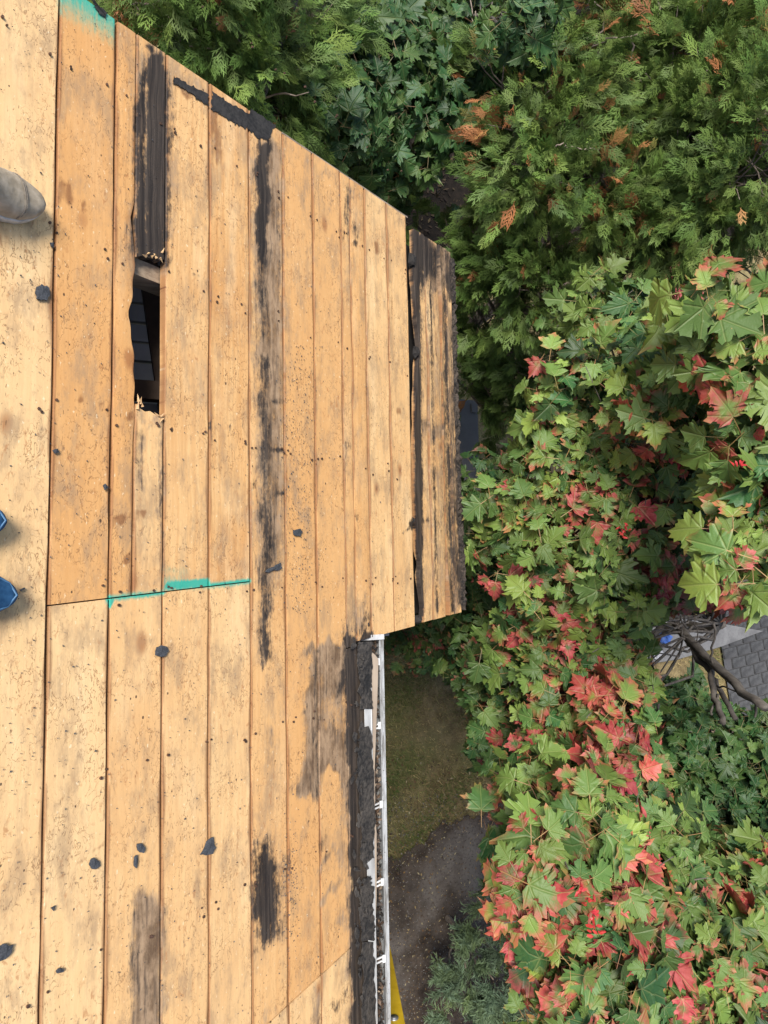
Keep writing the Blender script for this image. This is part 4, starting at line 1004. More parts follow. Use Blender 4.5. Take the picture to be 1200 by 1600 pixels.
bpipe = simple('lighter blue piping', (0.04, 0.12, 0.23), (0.07, 0.16, 0.28), 60, 0.5, 0.1)
shoe((57, 328), (-40, 305), 'worn grey suede shoe with white rubber sole at the left edge', (suede, rubber, lace, thread), L=0.27, wid=0.094)
shoe((13, 931), (-80, 931), 'blue shoe at the left edge, the lower one of the pair, toe further into view', (blue, bsole, bpipe), wid=0.088, group='pair of blue shoes', low=True)
shoe((-4, 817), (-80, 814), 'blue shoe at the left edge, the upper one of the pair, barely in view', (blue, bsole, bpipe), wid=0.088, group='pair of blue shoes', low=True)

# ================================================================== LADDER
yel = simple('yellow fibreglass', (0.62, 0.40, 0.015), (0.74, 0.50, 0.03), 30, 0.45, 0.05)
alu = simple('dull aluminium', (0.45, 0.46, 0.47), (0.6, 0.6, 0.6), 80, 0.4, 0.1, metal=0.8)
dk = simple('black rubber', (0.012, 0.012, 0.013), (0.03, 0.03, 0.03), 80, 0.7, 0.1)
la = math.radians(16)
ld = np.array([math.sin(la), 0, -math.cos(la)])           # down the ladder
lw = np.array([-math.cos(la), 0, -math.sin(la)])          # across the rail, towards the house
p0 = at_depth(633, 1600, 2.34)
t_end = (p0[2] - 0.03) / -ld[2]
ladder = empty('ladder', (p0 + ld * t_end) * np.array([1, 1, 0]), 'yellow fibreglass ladder leaning against the white gutter', 'ladder')
def rail(y0, sgn):
    mb = MB(); web = 0.082; fl = 0.03; th = 0.004
    top = p0 - ld * 0.35; bot = p0 + ld * t_end
    def bar(a0, a1, b0, b1):
        c = []
        for p in (bot, top):
            for a, b in ((a0, b0), (a1, b0), (a1, b1), (a0, b1)):
                q = p + lw * a; c.append((q[0], y0 + sgn * b, q[2]))
        mb.box8(c)
    bar(0, web, 0, th); bar(0, th, th, fl); bar(web - th, web, th, fl)
    r = mb.build('rail', yel, ladder)
    mb = MB(); q = bot; mb.box((q[0] - 0.1, y0 - 0.04, 0.0), (q[0] + 0.03, y0 + 0.04, 0.05)); mb.build('foot', dk, r)
    return r
ra = rail(p0[1], -1); rb = rail(p0[1] - 0.42, 1)
rv = at_depth(619, 1592, 2.37); k0 = (rv - p0) @ ld
for k in range(-1, 14):
    c = p0 + ld * (k0 + k * 0.305) + lw * 0.034
    if c[2] < 0.2: break
    mb = MB(); mb.tube([(c[0], p0[1] - 0.003, c[2]), (c[0], p0[1] - 0.417, c[2])], 0.016, 10); mb.build('rung', alu, ladder, True)
    mb = MB(); mb.tube([(c[0], p0[1] + 0.0005, c[2]), (c[0], p0[1] + 0.004, c[2])], 0.016, 14); mb.tube([(c[0], p0[1] + 0.0042, c[2]), (c[0], p0[1] + 0.0055, c[2])], 0.010, 12)
    mb.build('rivet', alu, ra, True)

# ================================================================== SMALL THINGS BELOW
# dark grey flat topped box in the shade below the burnt eave
bm_ = simple('dark grey painted box', (0.115, 0.105, 0.094), (0.15, 0.138, 0.125), 8, 0.6, 0.1)
zb = 1.0
a = at_z(746, 626, zb); b = at_z(747, 760, zb)
box = empty('storage_box', (a[0] - 0.25, (a[1] + b[1]) / 2, 0), 'dark grey flat topped box in the shade below the burnt eave', 'box')
mb = MB(); mb.box((a[0] - 0.55, b[1], 0.0), (a[0] - 0.03, a[1] - 0.03, zb - 0.05)); mb.build('body', bm_, box)
mb = MB(); mb.box((a[0] - 0.58, b[1] - 0.03, zb - 0.048), (a[0], a[1], zb)); mb.build('lid', bm_, box)
mb = MB(); mb.box((a[0] - 0.06, a[1] - 0.10, zb + 0.001), (a[0] - 0.015, a[1] - 0.03, zb + 0.012)); mb.build('hinge', bm_, box)
# red slatted bench glimpsed through the leaves
red = simple('red painted slats', (0.22, 0.035, 0.035), (0.36, 0.09, 0.085), 30, 0.6, 0.2)
bc = at_z(1066, 462, 0.45)
bench = empty('slatted_bench', (bc[0], bc[1], 0), 'red slatted bench glimpsed through a gap in the leaves', 'bench')
rd = math.radians(12)
def rot(x, y): return (bc[0] + x * math.cos(rd) - y * math.sin(rd), bc[1] + x * math.sin(rd) + y * math.cos(rd))
for k in range(9):
    x0 = -0.32 + k * 0.072; mb = MB()
    c = [(*rot(x, y), z) for z in (0.43, 0.45) for x, y in ((x0, -0.55), (x0 + 0.045, -0.55), (x0 + 0.045, 0.55), (x0, 0.55))]
    mb.box8(c); mb.build('slat', red, bench)
for sx, sy in ((-0.28, -0.45), (0.28, -0.45), (0.28, 0.45), (-0.28, 0.45)):
    mb = MB(); c = [(*rot(sx + x, sy + y), z) for z in (-0.02, 0.428) for x, y in ((-0.025, -0.025), (0.025, -0.025), (0.025, 0.025), (-0.025, 0.025))]
    mb.box8(c); mb.build('leg', M['char'], bench)
# blue and white crumpled bags by the trunk
def crumple(px, py, z, r, mat, label, name='plastic_bag'):
    c = at_z(px, py, z); mb = MB(); nu, nv = 10, 7
    v = []
    for j in range(nv):
        t = math.pi * (j + 0.5) / nv
        for i in range(nu):
            a = 2 * math.pi * i / nu; k = r * rng.uniform(0.7, 1.25)
            v.append(c + np.array([math.cos(a) * math.sin(t) * k, math.sin(a) * math.sin(t) * k, math.cos(t) * k * 0.6 + r * 0.5]))
    f = [(j * nu + i, j * nu + (i + 1) % nu, (j + 1) * nu + (i + 1) % nu, (j + 1) * nu + i) for j in range(nv - 1) for i in range(nu)] + [tuple(range(nu))[::-1], tuple((nv - 1) * nu + i for i in range(nu))]
    mb.add(v, f); return tag(mb.build_at(name, mat, (c[0], c[1], c[2])), label, 'bag')
crumple(1035, 995, 0.02, 0.075, simple('blue plastic', (0.05, 0.12, 0.42), (0.12, 0.24, 0.6), 20, 0.4, 0.2), 'small crumpled blue plastic bag on the ground behind bare branches')
crumple(1024, 1020, 0.02, 0.06, simple('white plastic', (0.4, 0.4, 0.42), (0.5, 0.5, 0.52), 20, 0.4, 0.2), 'small crumpled white plastic bag beside the blue bag')

# ================================================================== TREES
UP = np.array([0.0, 0.0, 1.0])
def leaf_material(name, src):
    g = NG(name)
    if src == 'obj': colr = g.n('ShaderNodeObjectInfo').outputs['Color']
    else: colr = g.n('ShaderNodeAttribute', {'attribute_name': 'lc'}).outputs['Color']
    sp = g.n('ShaderNodeSeparateColor'); g._in(sp.inputs[0], colr)
    red, bri, hue = sp.outputs[0], sp.outputs[1], sp.outputs[2]
    uvm_ = g.n('ShaderNodeUVMap', {'uv_map': 'leaf'}).outputs[0]
    sx = g.n('ShaderNodeSeparateXYZ'); g._in(sx.inputs[0], uvm_)
    x, y = sx.outputs[0], sx.outputs[1]
    r = g.ma('SQRT', g.ma('ADD', g.ma('MULTIPLY', x, x), g.ma('MULTIPLY', y, y)))
    an = g.ma('ABSOLUTE', g.ma('ARCTAN2', x, y))
    vein = None
    for k in (0.0, 0.86, 1.55):
        d = g.ma('MULTIPLY', g.ma('ABSOLUTE', g.ma('SINE', g.ma('SUBTRACT', an, k))), r)
        vein = d if vein is None else g.ma('MINIMUM', vein, d)
    vm = g.step(vein, 0.006, 0.026, 1, 0)
    yc = g.ma('SUBTRACT', y, 0.32)
    de = g.ma('SQRT', g.ma('ADD', g.ma('MULTIPLY', x, x), g.ma('MULTIPLY', yc, yc)))
    seed = g.n('ShaderNodeCombineXYZ', None, X=g.ma('MULTIPLY', hue, 31.0), Y=g.ma('MULTIPLY', bri, 17.0), Z=0.0).outputs[0]
    pv = g.n('ShaderNodeVectorMath', {'operation': 'ADD'}); g._in(pv.inputs[0], uvm_); g._in(pv.inputs[1], seed); pv = pv.outputs[0]
    nz = g.noise(pv, 3.2, 4, 0.6); nf = g.noise(pv, 22, 3)
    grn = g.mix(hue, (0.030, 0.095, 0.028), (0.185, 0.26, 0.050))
    grn = g.mix(g.ma('MULTIPLY', g.step(nz, 0.45, 0.7), 0.35), grn, (0.11, 0.19, 0.05))
    rdc = g.mix(g.step(nz, 0.35, 0.65), (0.27, 0.018, 0.034), (0.40, 0.085, 0.085))
    rdc = g.mix(g.ma('MULTIPLY', hue, 0.35), rdc, (0.38, 0.11, 0.04))
    dn = g.ma('ADD', de, g.ma('ADD', g.ma('MULTIPLY', g.ma('SUBTRACT', nz, 0.5), 0.8), g.ma('MULTIPLY', g.ma('SUBTRACT', nf, 0.5), 0.35)))
    thr = g.ma('SUBTRACT', 1.12, g.ma('MULTIPLY', red, 1.3))
    rf = g.n('ShaderNodeMapRange', {'interpolation_type': 'SMOOTHSTEP'}); g._in(rf.inputs[0], g.ma('SUBTRACT', dn, thr)); rf.inputs[1].default_value = -0.24; rf.inputs[2].default_value = 0.24
    col = g.mix(rf.outputs[0], grn, rdc)
    # a dry yellow rim where green meets red
    yr = g.ma('MULTIPLY', g.step(de, 0.5, 0.74), g.ma('MULTIPLY', g.step(red, 0.12, 0.4), 0.45))
    col = g.mix(yr, col, (0.34, 0.22, 0.055))
    col = g.mix(g.ma('MULTIPLY', vm, 0.38), col, (0.24, 0.27, 0.10))
    col = g.mix(g.ma('MULTIPLY', g.step(nf, 0.64, 0.72), 0.35), col, (0.16, 0.10, 0.04))
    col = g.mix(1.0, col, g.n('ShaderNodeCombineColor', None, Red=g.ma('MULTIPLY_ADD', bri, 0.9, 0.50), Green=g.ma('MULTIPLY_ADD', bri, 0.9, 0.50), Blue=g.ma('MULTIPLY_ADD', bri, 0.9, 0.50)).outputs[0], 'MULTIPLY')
    h = g.ma('ADD', g.ma('MULTIPLY', g.step(vein, 0.0, 0.05), -0.8), g.ma('MULTIPLY', nf, 0.3))
    nb = g.bump(h, 0.5, 0.006)
    p = g.pbr(col, 0.50, nb, 0, 0.42)
    t = g.n('ShaderNodeBsdfTranslucent'); g._in(t.inputs[0], g.mix(0.2, col, (0.20, 0.24, 0.03)))
    mx = g.n('ShaderNodeMixShader'); mx.inputs[0].default_value = 0.22
    g.t.links.new(p.outputs[0], mx.inputs[1]); g.t.links.new(t.outputs[0], mx.inputs[2])
    return g.done(mx.outputs[0])
def spray_material(name, src, base, tip, dead):
    g = NG(name)
    if src == 'obj': colr = g.n('ShaderNodeObjectInfo').outputs['Color']
    else: colr = g.n('ShaderNodeAttribute', {'attribute_name': 'lc'}).outputs['Color']
    sp = g.n('ShaderNodeSeparateColor'); g._in(sp.inputs[0], colr)
    uvm_ = g.n('ShaderNodeUVMap', {'uv_map': 'leaf'}).outputs[0]
    sx = g.n('ShaderNodeSeparateXYZ'); g._in(sx.inputs[0], uvm_)
    col = g.mix(g.ma('MULTIPLY', sx.outputs[1], 1.0, clamp=True), base, tip)
    col = g.mix(g.ma('MULTIPLY', sp.outputs[2], 0.8), col, (0.17, 0.23, 0.05))
    col = g.mix(g.step(sp.outputs[0], 0.3, 0.8), col, dead)
    b = g.ma('MULTIPLY_ADD', sp.outputs[1], 1.0, 0.55)
    col = g.mix(1.0, col, g.n('ShaderNodeCombineColor', None, Red=b, Green=b, Blue=b).outputs[0], 'MULTIPLY')
    p = g.pbr(col, 0.6, None, 0, 0.3)
    t = g.n('ShaderNodeBsdfTranslucent'); g._in(t.inputs[0], col)
    mx = g.n('ShaderNodeMixShader'); mx.inputs[0].default_value = 0.2
    g.t.links.new(p.outputs[0], mx.inputs[1]); g.t.links.new(t.outputs[0], mx.inputs[2])
    return g.done(mx.outputs[0])

def maple_leaf(seed):
    r = np.random.default_rng(seed)
    half = [(0.05, -0.05), (0.20, -0.09), (0.36, -0.03), (0.56, 0.03), (0.46, 0.11), (0.48, 0.18), (0.42, 0.215), (0.52, 0.29), (0.60, 0.30), (0.74, 0.47), (0.58, 0.47), (0.54, 0.56), (0.43, 0.54),
            (0.30, 0.53), (0.31, 0.63), (0.36, 0.72), (0.22, 0.75), (0.19, 0.87), (0.09, 0.87)]
    R = np.array(half) * (1 + r.normal(0, 0.055, (len(half), 2)) + r.normal(0, 0.05)); Lh = np.array(half) * (1 + r.normal(0, 0.055, (len(half), 2)) + r.normal(0, 0.05)); Lh[:, 0] *= -1
    out = np.concatenate([[(0, 0.0)], R, [(r.normal(0, 0.02), 1.06)], Lh[::-1]])
    n = len(out)
    v2 = np.concatenate([out, [(0, 0.30)]])
    f = [((i + 1) % n, i, n) for i in range(n)]
    x, y = v2[:, 0], v2[:, 1]
    fold = r.choice([0.1, 0.3, 0.55, 0.9]) * r.uniform(0.7, 1.3); droop = r.choice([0.1, 0.4, 0.8, 1.1]) * r.uniform(0.6, 1.2); tw = r.normal(0, 0.28)
    z = fold * np.abs(x) * (0.9 - 0.5 * np.abs(x)) - droop * np.maximum(y - 0.15, 0) ** 2 - 0.35 * droop * x * x + tw * x * y + r.normal(0, 0.022, len(x))
    z[n:] -= 0.02
    v = np.stack([x, y, z], 1)
    # petiole
    b = len(v); L = r.uniform(0.5, 0.8)
    pet = np.array([(-0.012, 0.01, 0), (0.012, 0.01, 0), (0.01, -L, -0.18), (-0.01, -L, -0.18)])
    v = np.concatenate([v, pet]); f += [(b + 3, b + 2, b + 1), (b + 3, b + 1, b)]
    uvp = np.concatenate([v2, [(0, 0.9)] * 4])
    uvp[-4:] = (0, 1.4)
    return v, np.array(f), uvp

def cedar_spray(seed):
    r = np.random.default_rng(seed); V_ = []; Fc = []; UVs = []
    def blade(a, d, L, w, z):
        p = np.array([-d[1], d[0]]); b = len(V_)
        V_.extend([(*(a - p * w), z), (*(a + p * w), z), (*(a + d * L), z + r.normal(0, 0.02))]); Fc.append((b, b + 1, b + 2))
        UVs.extend([(0, min(1, a[1]) * 0.6), (0, min(1, a[1]) * 0.6), (0, 1.0)])
    blade(np.array([0, 0.0]), np.array([0, 1.0]), 1.0, 0.022, 0)
    nb = 6
    for i in range(nb):
        t = 0.12 + 0.76 * i / nb
        for sg in (-1, 1):
            if r.random() < 0.06: continue
            a = np.array([0, t + (0.05 if sg > 0 else 0)]); an = r.uniform(0.55, 0.8) * sg
            d = np.array([math.sin(an), math.cos(an)]); L = (0.52 - 0.36 * t) * r.uniform(0.8, 1.2); z = r.normal(0, 0.03)
            blade(a, d, L, 0.026, z)
            for q, k in ((0.35, -1), (0.5, 1), (0.72, -1)):
                an2 = an + 0.55 * k * sg; d2 = np.array([math.sin(an2), math.cos(an2)])
                blade(a + d * L * q, d2, L * r.uniform(0.42, 0.6), 0.025, z)
    v = np.array(V_); 
    v[:, 2] += -0.22 * v[:, 1] ** 2 - 0.3 * v[:, 0] ** 2
    return v, np.array(Fc), np.array(UVs)
def needle_sprig(seed):
    r = np.random.default_rng(seed); V_ = []; Fc = []; UVs = []
    def blade(a, d, L, w):
        a = np.array(a, float); d = np.array(d, float); d /= np.linalg.norm(d); p = np.cross(d, r.normal(0, 1, 3)); p /= np.linalg.norm(p); b = len(V_)
        V_.extend([a - p * w, a + p * w, a + d * L]); Fc.append((b, b + 1, b + 2)); UVs.extend([(0, a[1] * 0.5), (0, a[1] * 0.5), (0, 1)])
    blade((0, 0, 0), (0, 1, 0), 1, 0.02)
    for i in range(26):
        t = r.uniform(0.1, 0.95); an = r.uniform(0, 6.28); s = r.uniform(0.5, 0.9)
        blade((0, t, 0), (math.cos(an) * s, 0.8, math.sin(an) * s), r.uniform(0.22, 0.42) * (1.1 - 0.4 * t), 0.030)
    for sg in (-1, 1):
        for t in (0.3, 0.55):
            a = np.array([0, t, 0]); d = np.array([sg * 0.6, 0.8, r.normal(0, 0.3)])
            blade(a, d, 0.4, 0.014)
            for q in range(4):
                blade(a + d * 0.09 * (q + 1), d + r.normal(0, 0.6, 3), 0.24, 0.028)
    return np.array(V_), np.array(Fc), np.array(UVs)

def make_protos(name, fn, n, mat, smooth):
    out = []
    for k in range(n):
        v, f, u_ = fn(100 + k)
        me = mesh_np(name, v, f, smooth)
        l = me.uv_layers.new(name='leaf'); li = np.zeros(len(me.loops), np.int32); me.loops.foreach_get('vertex_index', li)
        l.data.foreach_set('uv', u_[li].astype(np.float32).ravel()); me.materials.append(mat)
        out.append((me, v, f, u_))
    return out
LEAF_OBJ = leaf_material('maple leaf', 'obj'); LEAF_MSH = leaf_material('maple crown', 'msh')
CED = ((0.036, 0.060, 0.016), (0.105, 0.200, 0.040), (0.36, 0.15, 0.06))
JUN = ((0.06, 0.095, 0.06), (0.19, 0.27, 0.165), (0.2, 0.12, 0.05))
CED_OBJ = spray_material('cedar spray', 'obj', *CED); CED_MSH = spray_material('cedar crown', 'msh', *CED)
JUN_OBJ = spray_material('juniper sprig', 'obj', *JUN); JUN_MSH = spray_material('juniper mass', 'msh', *JUN)
MAPLE = make_protos('leaf', maple_leaf, 16, LEAF_OBJ, True)
CEDAR = make_protos('spray', cedar_spray, 6, CED_OBJ, False)
JUNI = make_protos('sprig', needle_sprig, 5, JUN_OBJ, False)
BARK = simple('dark maple bark', (0.05, 0.042, 0.037), (0.13, 0.115, 0.10), 30, 0.9, 0.6, 0.008, stretch=(1, 1, 0.3))
CBARK = simple('pale cedar twigs', (0.12, 0.095, 0.075), (0.27, 0.22, 0.18), 40, 0.9, 0.5, 0.004)

# open places in the crowns: px, py, rx, ry in the photo's frame
GAPS = [(1095, 992, 72, 42), (1160, 1065, 56, 42), (1050, 1030, 46, 34), (672, 1150, 62, 100), (672, 1300, 90, 70), (655, 1480, 70, 140), (738, 658, 20, 44), (735, 1510, 62, 95), (700, 300, 42, 30), (735, 1400, 30, 60), (1064, 456, 17, 15)]
def in_gap(P, names):
    X_, Y_, D_ = project(P)
    m = np.zeros(len(X_), bool)
    for (a, b, rx, ry) in GAPS:
        m |= ((X_ - a) / rx) ** 2 + ((Y_ - b) / ry) ** 2 < 1
    return m
RED = [(1000, 1090, 0), (940, 1090, 90, .85), (850, 1090, 80, .6), (960, 1170, 55, .95), (880, 1150, 60, .7), (800, 1420, 70, .95), (870, 1480, 90, .85), (900, 1330, 60, .4), (800, 1470, 60, .9), (1000, 1380, 60, .85), (1040, 1350, 60, .7),
       (930, 1420, 60, .75), (870, 1400, 60, .45), (1150, 900, 70, .6), (1120, 970, 60, .75), (1050, 870, 60, .7), (900, 770, 90, .5), (980, 800, 60, .45), (1040, 780, 40, .6), (1150, 600, 40, .3), (900, 560, 40, .3), (980, 690, 60, .5),
       (880, 910, 60, .5), (830, 990, 70, .6), (930, 960, 60, .4), (1060, 1550, 80, .5), (1150, 1530, 60, .5), (1000, 1450, 70, .55), (1030, 545, 18, .7), (1180, 700, 30, .25), (1080, 1090, 70, .6), (1090, 740, 40, .25)]
def redness(P, base):
    X_, Y_, D_ = project(P)
    r = np.full(len(X_), base)
    for q in RED:
        if len(q) < 4: continue
        d = np.hypot(X_ - q[0], Y_ - q[1]) / q[2]
        r = np.maximum(r, 0.92 * q[3] * np.clip(1.25 - d, 0, 1))
    return r

def norm(a): return a / (np.linalg.norm(a, axis=-1, keepdims=True) + 1e-9)
FOL = []    # every crown's instances, gathered first so that the largest visible ones can be chosen

def maple_inst(lobes, axis, base_red=0.0, size=0.098, dens=1.0, hue=(0.35, 0.22), bri=(0.5, 0.2), gaps=True):
    pos = []; Rm = []; sc = []; cl = []
    for lb in lobes:
        px, py, d, rad = lb[:4]
        c = at_depth(px, py, d) - 0.0
        ncl = int(33 * dens * (rad / 0.3) ** 2 * (0.098 / size) ** 1.2)
        u_ = norm(rng.normal(0, 1, (ncl, 3)))
        u_[:, 2] = np.where(u_[:, 2] < -0.25, -u_[:, 2], u_[:, 2])
        rr = rad * rng.uniform(0.45, 1.08, ncl) ** 0.6
        p = c + u_ * rr[:, None] * np.array([1, 1, 0.8])
        out = norm(u_ * 0.8 + UP * 0.45 + norm(np.array([*(p - axis)[:, :2].T, np.zeros(ncl)]).T) * 0.35)
        rd = (redness(p, base_red) + rng.normal(0, 0.22, ncl)) * (0.12 if base_red == 0 else 1.0)
        hz = rng.normal(hue[0], hue[1], ncl)
        for i in range(ncl):
            o = out[i]; a = norm(np.cross(o, [0.3, 0.1, 0.9] if abs(o[2]) < 0.9 else [1, 0, 0])); b = np.cross(o, a)
            nl = rng.integers(4, 8); ph = rng.uniform(0, 6.28)
            for k in range(nl):
                an = ph + 2.399 * k + rng.normal(0, 0.2)
                s = size * rng.choice([0.6, 0.8, 1.0, 1.18], p=[.22, .32, .32, .14]) * rng.uniform(0.85, 1.15) * (1.0 - 0.05 * k)
                t = a * math.cos(an) + b * math.sin(an)
                tip = norm(t + o * rng.uniform(-0.25, 0.55) - UP * rng.uniform(0.1, 0.75))
                nv = norm(o * 0.75 + UP * 0.7 + t * rng.uniform(-0.1, 0.5) + rng.normal(0, 0.42, 3))
                nv = norm(nv - tip * (nv @ tip))
                xv = np.cross(tip, nv)
                pos.append(p[i] + t * s * rng.uniform(0.45, 0.75) - o * 0.018 * k); Rm.append(np.stack([xv, tip, nv], 1)); sc.append(s)
                cl.append((np.clip(rd[i] + rng.normal(0, 0.2) * (0.2 if base_red == 0 else 1.0), 0, 1), np.clip(rng.normal(*bri), 0, 1), np.clip(hz[i] + rng.normal(0, 0.14), 0, 1), 1))
    pos = np.array(pos); Rm = np.array(Rm); sc = np.array(sc); cl = np.array(cl)
    if gaps:
        k = ~in_gap(pos + Rm[:, :, 1] * sc[:, None] * 0.4, None)
        pos, Rm, sc, cl = pos[k], Rm[k], sc[k], cl[k]
    return pos, Rm, sc, cl

def spray_inst(lobes, axis, size=0.13, per=330, hue=(0.2, 0.2), bri=(0.45, 0.22), dead=0.045, gaps=True, droop=0.35):
    pos = []; Rm = []; sc = []; cl = []
    for lb in lobes:
        px, py, d, rad = lb[:4]; el_ = lb[4] if len(lb) > 4 else 1.0
        c = at_depth(px, py, d)
        n = int(per * (rad / 0.35) ** 2 * (0.5 + 0.5 * el_))
        u_ = norm(rng.normal(0, 1, (n, 3)))
        rr = rad * rng.uniform(0.35, 1.05, n) ** 0.5
        # branches: sprays gather in tufts
        nt_ = max(6, n // 16); tu = norm(rng.normal(0, 1, (nt_, 3))); trr = rng.uniform(0.62, 1.24, nt_)
        j = rng.integers(nt_, size=n); u_ = norm(tu[j] + rng.normal(0, 0.15, (n, 3))); rr = rr * trr[j]
        p = c + u_ * rr[:, None] * np.array([1, 1, el_])
        outw = norm(tu[j] * 0.6 + u_ * 0.5 + rng.normal(0, 0.25, (n, 3)))
        tip = norm(outw + UP * rng.uniform(-droop - 0.2, 0.35, (n, 1)))
        nv = norm(u_ * 0.5 + UP * 0.6 + rng.normal(0, 0.45, (n, 3)))
        nv = norm(nv - tip * np.sum(nv * tip, 1, keepdims=True))
        xv = np.cross(tip, nv)
        tint = rng.normal(0, 0.15, nt_)[j]; tb = rng.normal(0, 0.12, nt_)[j]
        dd = (rng.random(nt_) < dead)[j] | (rng.random(n) < dead * 0.8)
        pos.append(p); Rm.append(np.stack([xv, tip, nv], 2)); sc.append(size * rng.uniform(0.6, 1.3, n))
        cl.append(np.stack([np.where(dd, rng.uniform(0.4, 1, n), 0), np.clip(rng.normal(bri[0], bri[1], n) + tb, 0, 1), np.clip(rng.normal(hue[0], hue[1], n) + tint, 0, 1), np.ones(n)], 1))
    pos = np.concatenate(pos); Rm = np.concatenate(Rm); sc = np.concatenate(sc); cl = np.concatenate(cl)
    if gaps:
        k = ~in_gap(pos + Rm[:, :, 1] * sc[:, None] * 0.5, None)
        pos, Rm, sc, cl = pos[k], Rm[k], sc[k], cl[k]
    return pos, Rm, sc, cl

def limb(mb, a, b, r0, r1, wander=0.06, n=6, sag=0.0):
    a, b = np.asarray(a, float), np.asarray(b, float); L = np.linalg.norm(b - a)
    pts = [a + (b - a) * k / n + (rng.normal(0, wander * L / n * 1.4, 3) if 0 < k < n else 0) - UP * sag * L * math.sin(math.pi * k / n) for k in range(n + 1)]
    mb.tube(pts, [r0 + (r1 - r0) * k / n for k in range(n + 1)], 6 if r0 > 0.012 else 4)
    return pts
def tree(name, lobes, base_xy, label, cat, inst, protos, mmat, group=None, part='leaf', bark=None, trunk_r=0.09, fork=0.45, limbs=True, twigs=0.5, straight=False, lk=0.4):
    cs = np.array([at_depth(*l[:3]) for l in lobes])
    loc = np.array([base_xy[0], base_xy[1], -0.03])
    root = empty(name, loc, label, cat, group)
    top = cs.mean(0); zf_ = loc[2] + (top[2] - loc[2]) * fork
    fk = np.array([base_xy[0] * 0.75 + top[0] * 0.25, base_xy[1] * 0.75 + top[1] * 0.25, zf_])
    bark = bark or BARK
    mb = MB(); limb(mb, loc, fk, trunk_r, trunk_r * 0.7, 0.03)
    if straight: limb(mb, fk, np.array([top[0], top[1], cs[:, 2].max() + 0.1]), trunk_r * 0.7, 0.012, 0.02)
    mb.build('trunk', bark, root, True)
    if limbs:
        for c, l in zip(cs, lobes):
            mb = MB(); s0 = fk
            if straight: s0 = np.array([top[0], top[1], max(zf_, c[2] - 0.15)])
            pts = limb(mb, s0, c - UP * l[3] * 0.35, trunk_r * (lk if not straight else 0.2), 0.006, 0.05)
            for k in range(int(9 * twigs)):
                u_ = norm(rng.normal(0, 1, 3)); u_[2] = abs(u_[2]) * 0.7
                e = c + u_ * l[3] * rng.uniform(0.7, 1.1)
                if in_gap(e[None], None)[0]: continue
                limb(mb, pts[rng.integers(3, 7)], e, 0.006, 0.0018, 0.08, 4)
            mb.build('branch', bark, root, True)
    FOL.append(dict(root=root, inst=inst, protos=protos, mat=mmat, part=part))
    return root

# --- the maples
cA = [(870, 1262, 2.45, .27), (800, 1290, 2.7, .22), (905, 1335, 2.15, .25), (845, 1365, 2.1, .2), (960, 1250, 2.6, .26), (1000, 1335, 2.45, .27), (862, 1450, 2.25, .22), (905, 1450, 2.1, .24), (985, 1430, 2.3, .28), (890, 1545, 2.25, .22), (930, 1560, 2.15, .28), (1050, 1410, 2.5, .25),
      (1020, 1520, 2.25, .3), (1100, 1490, 2.45, .3), (1130, 1580, 2.3, .32), (1180, 1430, 2.6, .28), (1040, 1620, 2.2, .32), (950, 1650, 2.2, .28), (1230, 1530, 2.5, .4), (1250, 1660, 2.5, .45), (1080, 1740, 2.3, .4), (1330, 1450, 2.8, .45), (1130, 1390, 2.85, .25), (1060, 1300, 2.8, .2)]
cB = [(950, 1130, 2.8, .25), (870, 1085, 3.0, .27), (930, 1060, 3.0, .22), (960, 1185, 2.65, .2), (880, 1170, 2.9, .22), (820, 1040, 3.2, .25), (980, 1060, 3.05, .18),
      (815, 790, 2.95, .22), (800, 870, 3.05, .25), (880, 745, 2.85, .27), (900, 840, 2.8, .27), (975, 770, 2.75, .26), (985, 850, 2.9, .28), (870, 920, 2.95, .27), (930, 985, 3.05, .25), (850, 990, 3.1, .26), (950, 920, 2.9, .26),
      (1030, 700, 2.7, .28), (930, 640, 2.75, .25), (885, 690, 2.8, .2), (960, 545, 2.95, .22), (900, 600, 2.75, .2), (1000, 610, 2.55, .25), (1050, 560, 2.35, .2), (1060, 640, 2.45, .25), (905, 490, 3.2, .2), (960, 470, 3.2, .2), (1080, 800, 2.95, .3), (1100, 880, 3.1, .25), (1040, 890, 3.05, .25), (1110, 720, 2.9, .28)]
cR = [(1185, 545, 2.0, .16), (1195, 640, 1.95, .18), (1190, 735, 2.0, .17), (1180, 800, 2.05, .15), (1165, 870, 1.95, .14), (1160, 915, 1.9, .09), (1100, 475, 2.0, .10), (1105, 530, 2.05, .12), (1280, 640, 2.2, .3), (1280, 850, 2.2, .3), (1300, 500, 2.4, .3)]
cD = [(765, 765, 3.7, .24), (755, 830, 3.9, .28), (790, 930, 3.7, .28), (770, 1010, 3.7, .28), (715, 1005, 4.3, .3), (770, 1080, 3.7, .3), (735, 1070, 3.9, .25), (790, 1140, 3.4, .25), (650, 1005, 4.5, .22), (760, 1160, 3.6, .15), (690, 960, 4.4, .3), (740, 900, 4.2, .3)]
cC = [(690, 300, 5.0, .22), (590, 130, 3.5, .38), (530, 190, 3.3, .32), (650, 190, 3.6, .36), (560, 245, 3.6, .3), (700, 130, 3.8, .38), (640, 70, 3.9, .4), (600, 290, 3.9, .22), (720, 210, 3.9, .25), (470, 150, 3.3, .25), (560, 60, 3.9, .4), (810, 40, 3.2, .22), (830, 90, 3.3, .15), (700, 20, 4.3, .4)]
